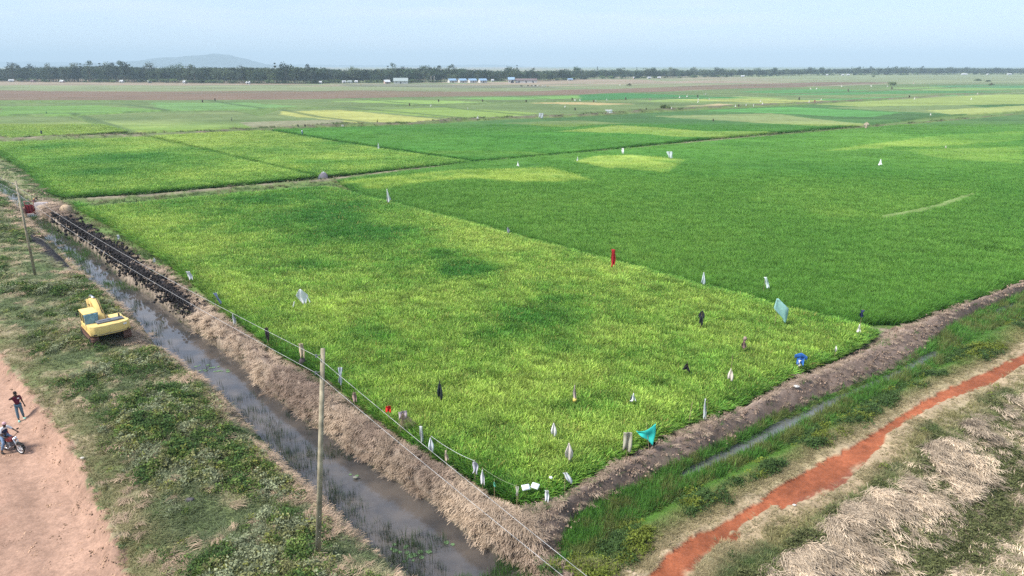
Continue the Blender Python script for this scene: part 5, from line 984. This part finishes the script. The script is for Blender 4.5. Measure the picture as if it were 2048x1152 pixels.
# person at the sluice
b = at(70, 412, 0); b.z = gz(b.x, b.y)
b = Vector((b.x, b.y, max(b.z, 0)))
person(b, -1.9, dict(pelvis=(0, 0, .88), waist=(0, .12, 1.0), chest=(0, .32, 1.12), neck=(0, .46, 1.16), head=(0, .56, 1.16), crown=(0, .66, 1.20), shL=(-.18, .34, 1.14), shR=(.18, .34, 1.14), elL=(-.25, .46, .9), elR=(.25, .46, .9), wrL=(-.2, .62, .72), wrR=(.2, .62, .72), hiL=(-.1, 0, .84), hiR=(.1, 0, .84)), dict(shirt=cm((.55, .26, .06), 'orange_cloth'), pants=cm((.05, .07, .16), 'navy_shorts'), shoe=Mblk, leg=.5), 'person in orange shirt and navy shorts bending over by the sluice')
m = MB(); bb = at(100, 416, .7); bb.z = gz(bb.x, bb.y)+.1; m.blob((0, 0, 0), (.22, .14, .1), 8, 5, .2); tag(m.build('bright_rag', cm((.75, .16, .02)), None, smooth=True, loc=bb), 'small orange rag on the berm next to the sluice', 'rag')
# labourers far out in the paddies
FP = [(605, 271, (.55, .60, .66), (.08, .14, .3), 'person in pale shirt walking on the path between far paddies'), (755, 248, (.60, .55, .10), (.2, .2, .1), 'person in yellow shirt at the edge of the yellow plot'), (84, 272, (.03, .06, .09), (.02, .03, .04), 'person in dark clothes working at the far left path'), (464, 245, (.12, .14, .16), (.05, .05, .06), 'person in grey among the green plots on the left'), (1292, 243 - 20, (.06, .06, .06), (.03, .03, .03), 'person in black standing by the far path bushes'), (50, 413, (.03, .03, .04), (.02, .02, .03), 'person in dark clothes standing behind the utility pole by the sluice')]
for px, py, c1, c2, lab in FP[:5]:
    b = at(px, py, .2); person(b, random.uniform(-2, 2), {}, dict(shirt=cm(c1), pants=cm(c2), shoe=Mblk, sleeve=.9), lab)
# cattle
def cow(px, py, col_, lab, rz):
    b = at(px, py, 0); r = bpy.data.objects.new('cow', None)
    V = {}; me = bpy.data.meshes.new('cow'); J = [(0, -.75, 1.15), (0, -.2, 1.18), (0, .45, 1.2), (0, .85, 1.35), (0, 1.15, 1.3), (0, 1.4, 1.15), (-.22, .5, .7), (-.22, .52, .05), (.22, .5, .7), (.22, .52, .05), (-.22, -.72, .8), (-.22, -.8, .45), (-.22, -.72, .05), (.22, -.72, .8), (.22, -.8, .45), (.22, -.72, .05), (0, -1.0, 1.1), (0, -1.05, .6)]
    E = [(0, 1), (1, 2), (2, 3), (3, 4), (4, 5), (2, 6), (6, 7), (2, 8), (8, 9), (0, 10), (10, 11), (11, 12), (0, 13), (13, 14), (14, 15), (0, 16), (16, 17)]; rr = [.3, .36, .34, .18, .14, .09, .11, .05, .11, .05, .14, .08, .05, .14, .08, .05, .04, .03]
    me.from_pydata(J, E, []); o = bpy.data.objects.new('cow', me); COL.objects.link(o); md = o.modifiers.new('s', 'SKIN'); md.use_smooth_shade = True
    for i, q in enumerate(rr): me.skin_vertices[0].data[i].radius = (q, q)
    me.skin_vertices[0].data[1].use_root = True; o.modifiers.new('sub', 'SUBSURF').levels = 1; me.materials.append(col_); o.location = b; o.rotation_euler.z = rz; tag(o, lab, 'cow', 'cattle grazing before the long shed'); return o
cws = [(1043, 0), (1056, 0), (1060, 1), (1064, 0), (1067, 2), (1071, 0), (1076, 2), (1080, 1), (1085, 2), (1090, 2), (1096, 1)]
mc = [cm((.03, .025, .02), 'dark_hide'), cm((.35, .25, .17), 'fawn_hide'), cm((.6, .58, .55), 'pale_hide')]
for i, (px, k) in enumerate(cws): cow(px, 173.2+random.uniform(-.6, .8), mc[k], ('dark', 'fawn', 'whitish')[k]+' cow grazing before the long white shed, '+ordw(i, len(cws))+' of the herd', random.uniform(0, 6))
# ------------------------------------------------------------ far buildings
PB = [(-300,163,132),(0,163,133),(100,165,129),(230,165,127),(330,166,133),(420,167,130),(560,168,131),(620,168,130),(700,166,136),(790,166,132),(860,166,133),(910,164,133),(1000,163,138),(1080,163,137),(1140,161,137),(1200,158,137),(1320,157,138),(1450,154.5,137),(1520,153.5,137),(1650,151,136),(1800,150.5,134),(1950,149.5,134.5),(2048,149.5,135),(2400,148,135)]
def base_row(px): return float(np.interp(px, [q[0] for q in PB], [q[1] for q in PB]))
def top_row(px): return float(np.interp(px, [q[0] for q in PB], [q[2] for q in PB]))
Mwall = mat('white_render', (.55, .54, .52), .9, noise=.06, nscale=1); Mblue = mat('blue_roof_sheet', (.24, .36, .50), .5); Mgr = mat('grey_green_roof', (.28, .33, .32), .6); Mbr = mat('brown_roof_sheet', (.16, .12, .12), .7); Mzn = mat('shiny_zinc_roof', (.52, .54, .56), .5); Mpk = mat('pinkish_render', (.48, .34, .30), .9); Mdoor = mat('dark_opening', (.03, .03, .035), .8)
def house(px, row, L, W, h, rh, rot, mw, mr, lab, group=None, doors=1):
    b = at(px, row, 0); r = empty('house' if L < 16 else 'shed', b, rot, lab, 'house' if L < 16 else 'shed', group)
    m = MB(); m.box((0, 0, h/2-.2), (L, W, h+.4)); m.prism([(-W/2, h), (W/2, h), (0, h+rh)], -L/2, L/2); m.build('wall', mw, r)
    m = MB(); e = .5
    for s in (-1, 1): m.add([(-L/2-e, s*(W/2+e), h-rh*e/W*2+.06), (L/2+e, s*(W/2+e), h-rh*e/W*2+.06), (L/2+e, 0, h+rh+.08), (-L/2-e, 0, h+rh+.08), (-L/2-e, s*(W/2+e), h-rh*e/W*2+.2), (L/2+e, s*(W/2+e), h-rh*e/W*2+.2), (L/2+e, 0, h+rh+.22), (-L/2-e, 0, h+rh+.22)], [(0, 1, 2, 3), (7, 6, 5, 4), (0, 4, 5, 1), (1, 5, 6, 2), (3, 2, 6, 7), (0, 3, 7, 4)])
    m.build('roof', mr, r)
    for k in range(doors):
        x_ = -L/2+L*(k+.5)/doors; m = MB(); m.box((x_, -W/2-.03, 1.1), (1.2, .08, 2.2)); m.build('door', Mdoor, r)
    for x_ in (-L*.3, L*.3):
        m = MB(); m.box((x_, -W/2-.025, 1.7), (1.1, .06, 1.0)); m.build('window', Mglass, r)
    return r
for i, px in enumerate((904, 924.5, 944.5, 965)):
    r = house(px, 165.4, 9, 5.8, 2.7, 1.9, math.radians(30), Mwall, Mblue, 'white house with blue sheet roof, '+OW[i]+' from the left in the row of four', 'row of four blue roofed houses')
r = house(1022.5, 165.8, 7, 6, 4.0, 2.2, math.radians(0), Mwall, Mblue, 'tall white building with blue roof and dark doorway at the end of the long shed')
m = MB(); m.box((1.8, -3.05, 1.6), (2.2, .1, 3.2)); m.build('gateway', Mdoor, r)
house(1052, 165.6, 25, 7, 3.0, 1.7, 0, Mwall, Mbr, 'long low white shed with brown roof on the plain', None, 3)
house(802, 167.2, 15.5, 9, 3.0, 3.0, .1, Mwall, Mgr, 'large house with grey green roof before the trees')
house(774, 167.4, 6, 5, 2.2, 1.8, .5, Mpk, Mzn, 'small beige hut left of the large grey roofed house')
for px, L, mr, mw, lab in ((23, 9, Mzn, Mwall, 'bright zinc roofed house at the far left before the trees'), (66, 10, Mbr, Mpk, 'pinkish walled low house under tall trees'), (125, 8, Mzn, Mpk, 'pale pink roofed house beside a hedge'), (244, 7, Mzn, Mwall, 'white roofed house left of the distant hill'), (300, 8, Mzn, Mwall, 'wide white roofed house below the hill foot'), (370, 6, Mzn, Mwall, 'small white roofed house below the hill'), (497, 7, Mzn, Mwall, 'white roofed house right of a pale green hedge'), (641, 4, Mzn, Mwall, 'tiny white hut in the middle of the treeline'), (688, 7, Mzn, Mwall, 'white hut left of a pair of low sheds'), (700, 9, Mgr, Mwall, 'low grey roofed hut in the middle of the treeline'), (713, 5, Mzn, Mwall, 'white round looking hut right of the low grey one'), (985, 5, Mzn, Mwall, 'small white house right of the blue roofed row'), (1140, 12, Mblue, Mwall, 'low bluish roofed house right of the long shed'), (1268, 5, Mzn, Mpk, 'tiny pink house in the right treeline'), (1298, 9, Mzn, Mwall, 'white roofed house in the right half of the treeline'), (1318, 8, Mzn, Mpk, 'pale roofed house just right of the white one'), (1485, 10, Mzn, Mwall, 'bright roofed house right of centre before far trees'), (1654, 6, Mzn, Mwall, 'tiny pale house before the far right trees'), (1685, 8, Mzn, Mwall, 'left one of two white houses before the right trees'), (1696, 9, Mzn, Mwall, 'right one of two white houses before the right trees'), (1928, 20, Mzn, Mwall, 'long pale shed before the far right trees'), (1975, 8, Mzn, Mwall, 'white house between the two long pale sheds'), (2018, 18, Mzn, Mwall, 'long white shed at the right end of the treeline')):
    house(px, base_row(px)+.25, L*.52, 3.6, 1.5, 1.3, random.uniform(-.5, .5), mw, mr, lab)
# ------------------------------------------------------------ trees
def crown(n, H, Rr, z0, leaf, seed, shape):
    r = random.Random(seed); V = []; F = []; Hh = []; cl = []
    for k in range({'euc': 13, 'round': 12, 'cas': 11, 'bush': 7}[shape]):
        t = r.uniform(0, 6.28); zz = r.random()
        if shape == 'euc': q = Rr*(.25+.6*r.random())*(1-.45*zz); c = (q*math.cos(t), q*math.sin(t), z0+(H-z0)*(.12+.85*zz)); s = (H-z0)*r.uniform(.10, .19)
        elif shape == 'round': q = Rr*.62*math.sqrt(r.random()); c = (q*math.cos(t), q*math.sin(t), z0+(H-z0)*(.3+.6*zz*(1-.5*q/Rr))); s = Rr*r.uniform(.32, .5)
        elif shape == 'cas': q = Rr*.4*(1.1-zz); c = (q*math.cos(t), q*math.sin(t), z0+(H-z0)*(.08+.88*zz)); s = Rr*(1.1-.85*zz)*.6
        else: q = Rr*.7*math.sqrt(r.random()); c = (q*math.cos(t), q*math.sin(t), H*(.3+.4*zz)); s = H*r.uniform(.25, .4)
        cl.append((c, s))
    for i in range(n):
        c, s = r.choice(cl); d = Vector((r.gauss(0, 1), r.gauss(0, 1), r.gauss(0, .85))).normalized()*s*r.uniform(.5, 1.1); p = Vector(c)+d
        a = Vector((r.gauss(0, 1), r.gauss(0, 1), r.gauss(0, .8))).normalized(); b_ = a.orthogonal().normalized(); l = leaf*r.uniform(.5, 1.2); b0 = len(V)
        V += [p-a*l, p-b_*l*.6, p+a*l, p+b_*l*.6]; F.append((b0, b0+1, b0+2, b0+3)); Hh += [1]*4
    return V, F, Hh, cl
def trunkmb(H, z0, cl, r0):
    m = MB(); m.cyl((0, 0, -.3), (r0*.8, 0, z0), r0, r0*.75, 7); m.cyl((r0*.8, 0, z0), (0, 0, H*.88), r0*.75, r0*.2, 6)
    for c, s in cl[:7]: zz = z0+(c[2]-z0)*.35; m.cyl((0, 0, zz), c, r0*.35, r0*.1, 5)
    return m
def treemat(name, c):
    m = mat(name, c, .8, spec=.1); n = m.node_tree; oi = n.nodes.new('ShaderNodeObjectInfo'); r = n.nodes.new('ShaderNodeMapRange'); r.inputs[3].default_value = .7; r.inputs[4].default_value = 1.35
    x = n.nodes.new('ShaderNodeMix'); x.data_type = 'RGBA'; x.blend_type = 'MULTIPLY'; x.inputs[0].default_value = 1; x.inputs[6].default_value = (*c, 1)
    n.links.new(oi.outputs['Random'], r.inputs[0]); n.links.new(r.outputs[0], x.inputs[7]); n.links.new(x.outputs[2], n.nodes['Principled BSDF'].inputs['Base Color']); return m
Mbark = mat('grey_bark', (.16, .13, .10), .9); Mpale = mat('pale_bark', (.50, .46, .40), .9)
TK = []
for sh, H_, R_, z0, leaf, n_, c, lab in (('euc', 17, 3.6, 2.6, .42, 620, (.06, .085, .055), 'tall loose crowned gum tree in the distant treeline'), ('euc', 15, 4.2, 2.2, .42, 620, (.08, .10, .065), 'open feathery gum tree in the distant treeline'), ('round', 11, 5.0, 1.2, .42, 760, (.045, .075, .04), 'dense round dark tree in the distant treeline'), ('round', 9, 4.0, 1.0, .4, 620, (.07, .095, .045), 'round olive green tree in the distant treeline'), ('cas', 16, 2.8, 1.4, .36, 560, (.038, .058, .034), 'slender pointed tree in the distant treeline'), ('bush', 3.2, 2.8, .2, .36, 380, (.075, .11, .035), 'low green hedge bush at the foot of the treeline')):
    V, F, Hh, cl = crown(n_, H_, R_, z0, leaf, len(TK)*7+1, sh); mt = treemat('foliage_%s' % lab.split()[0], c)
    TK.append((sh, H_, rawmesh('crown', V, F, mt, False), trunkmb(H_, z0, cl, H_*.014).mesh('trunk', Mbark), lab, (V, F, Hh, cl), z0))
tp = []
for k in TK:
    r = bpy.data.objects.new('tree' if k[0] != 'bush' else 'shrub', None); cr_ = bpy.data.objects.new('crown', k[2]); tr_ = bpy.data.objects.new('trunk', k[3]); cr_.parent = r; tr_.parent = r; tp.append((r, cr_, tr_))
rt = random.Random(11)
def plant(k, b, s, sz, lab=None):
    r0, c0, t0 = tp[k]; r = r0.copy(); COL.objects.link(r); r.location = b; r.scale = (s, s, sz); r.rotation_euler.z = rt.uniform(0, 6.28)
    for q in (c0, t0): c = q.copy(); COL.objects.link(c); c.parent = r
    tag(r, lab or TK[k][4], 'tree' if TK[k][0] != 'bush' else 'shrub', {0: 'tall gum trees of the treeline', 1: 'feathery gum trees of the treeline', 2: 'dark round trees of the treeline', 3: 'olive round trees of the treeline', 4: 'slender trees of the treeline', 5: 'hedge bushes before the treeline'}[k]); return r
pxs = [-60+i*11.5 for i in range(98)]+[1062+i*7.4 for i in range(140)]
for px in pxs:
    px += rt.uniform(-5, 5); br_ = base_row(px)-rt.uniform(.2, 1.8); b = at(px, br_, 0); k = rt.choices((0, 1, 2, 3, 4), (3, 2.4, 3, 3, 1.8))[0]
    Ht = CAM_H-(top_row(px)-131+rt.choice((-6, -2, 3, 7, 9, 11, 13))*min(1, (840/depth(b))**1.6))*depth(b)/FPX; Ht = max(6, min(25, Ht)); sz = Ht/TK[k][1]; plant(k, b, min(1.5, max(.75, sz))*rt.uniform(1.2, 1.8), sz)
for i in range(150):
    px = rt.uniform(-40, 2090); b = at(px, base_row(px)+rt.uniform(-.4, .35), 0); s = rt.uniform(.8, 1.9); plant(5, b, s*1.3, s*.8)
for px, k, Ht, lab in ((908, 0, 21, 'tallest twin topped gum tree behind the blue roofed houses'), (103, 1, 22, 'tall pale gum tree left of the distant hill'), (231, 0, 23, 'tall gum tree with leaning top left of the distant hill'), (337, 2, 18, 'broad dark tree below the shoulder of the hill'), (1034, 4, 20.5, 'pointed tree rising above the long white shed'), (620, 0, 21, 'tall gum tree at the right foot of the hill'), (45, 0, 20, 'tall gum tree near the left end of the treeline'), (848, 2, 19, 'large dome shaped dark tree left of the pale trunks')):
    b = at(px, base_row(px)-1.5, 0); plant(k, b, Ht/TK[k][1]*1.05, Ht/TK[k][1], lab)
for px in (862.5, 868.5):
    b = at(px, 167.2, 0); m = MB(); m.cyl((0, 0, -.2), (.1, 0, 8.5), .22, .12, 8); m.cyl((.05, 0, 6), (.9, .2, 8.2), .09, .04, 5); m.cyl((.05, 0, 5), (-.8, .2, 7), .09, .04, 5); tag(m.build('dead_tree', Mpale, None, smooth=True, loc=b), ('left' if px < 865 else 'right')+' one of two pale bare trunks before the treeline', 'dead tree', 'pale bare trunks')
# the wood behind, one mass
def treeproto(k):
    V, F, Hh, cl = TK[k][5]; m = trunkmb(TK[k][1], TK[k][6], cl, TK[k][1]*.014); b0 = len(V); q = range(0, len(F), 1)
    return proto('woodland_tree', (V+m.v, [F[i] for i in q]+[tuple(j+b0 for j in f) for f in m.f], Hh+[1]*len(m.v)), M_WOOD)
M_WOOD = blade_mat('woodland_foliage', .8, (1, 1, 1), .1, 0)
wp = [treeproto(k) for k in range(5)]
n = 9000; PX = np.where(RNG.random(n) < .45, RNG.uniform(-150, 1000, n), RNG.uniform(950, 2300, n)); BR = np.array([base_row(q) for q in PX]); tr_ = np.array([top_row(q) for q in PX]); X = []; 
for q, r_, t_ in zip(PX, BR, tr_):
    b = at(q, r_-.6, 0); kk = 1+RNG.random()**1.4*.65; X.append((b.x*kk, b.y*kk+8, 0, CAM_H-(t_-131+RNG.choice((5, 7, 9, 11, 13))*min(1, (840/depth(b))**1.6))*depth(b)/FPX*min(kk, 1.25)))
X = np.array(X); vi = RNG.choice(5, n, p=(.3, .2, .2, .12, .18)); Hk = np.array([TK[k][1] for k in range(5)])[vi]; hs_ = np.clip(X[:, 3], 7, 19)/Hk
tints = np.array([(.045, .068, .034), (.060, .080, .040), (.034, .058, .026), (.055, .078, .03), (.038, .058, .034)])[vi]*RNG.uniform(.7, 1.35, n)[:, None]
scatter('woodland', X[:, :3], RNG.uniform(0, 6.28, n), np.clip(hs_, .8, 1.4)*RNG.uniform(.9, 1.3, n), hs_, tints, wp, 'wood of mixed trees stretching behind the first row along the horizon', 'wood', vi)
# low dark growth out on the plain
for px, row, s, lab in ((1788, 172.5, 3.0, 'lone round bush in the far right paddies'), (1748, 154.5, 2.2, 'small dark bush on the far right plain'), (1332, 219.5, 1.6, 'dark bush beside the far path'), (1983, 171.5, 1.5, 'small dark bush at the far right'), (1955, 163, 2.2, 'low bush clump left of the right edge'), (1975, 164.5, 1.8, 'low bush on a dike near the right edge'), (1258, 172, 1.4, 'tiny bush on the brown plain')):
    plant(5, at(px, row, .3), s*.7, s*.45, lab)
# ------------------------------------------------------------ haze: a closed box of air round everything
hb = MB(); hb.box((0, 6250, 120), (28500, 16000, 247)); 
mz = bpy.data.materials.new('haze'); mz.use_nodes = True; n_ = mz.node_tree; n_.nodes.clear()
ho = n_.nodes.new('ShaderNodeOutputMaterial'); pv = n_.nodes.new('ShaderNodeVolumePrincipled')
pv.inputs['Color'].default_value = (.66, .87, 1.0, 1); pv.inputs['Density'].default_value = .0002; pv.inputs['Anisotropy'].default_value = -.05
n_.links.new(pv.outputs[0], ho.inputs['Volume'])
tag(hb.build('haze', mz), kind='stuff')
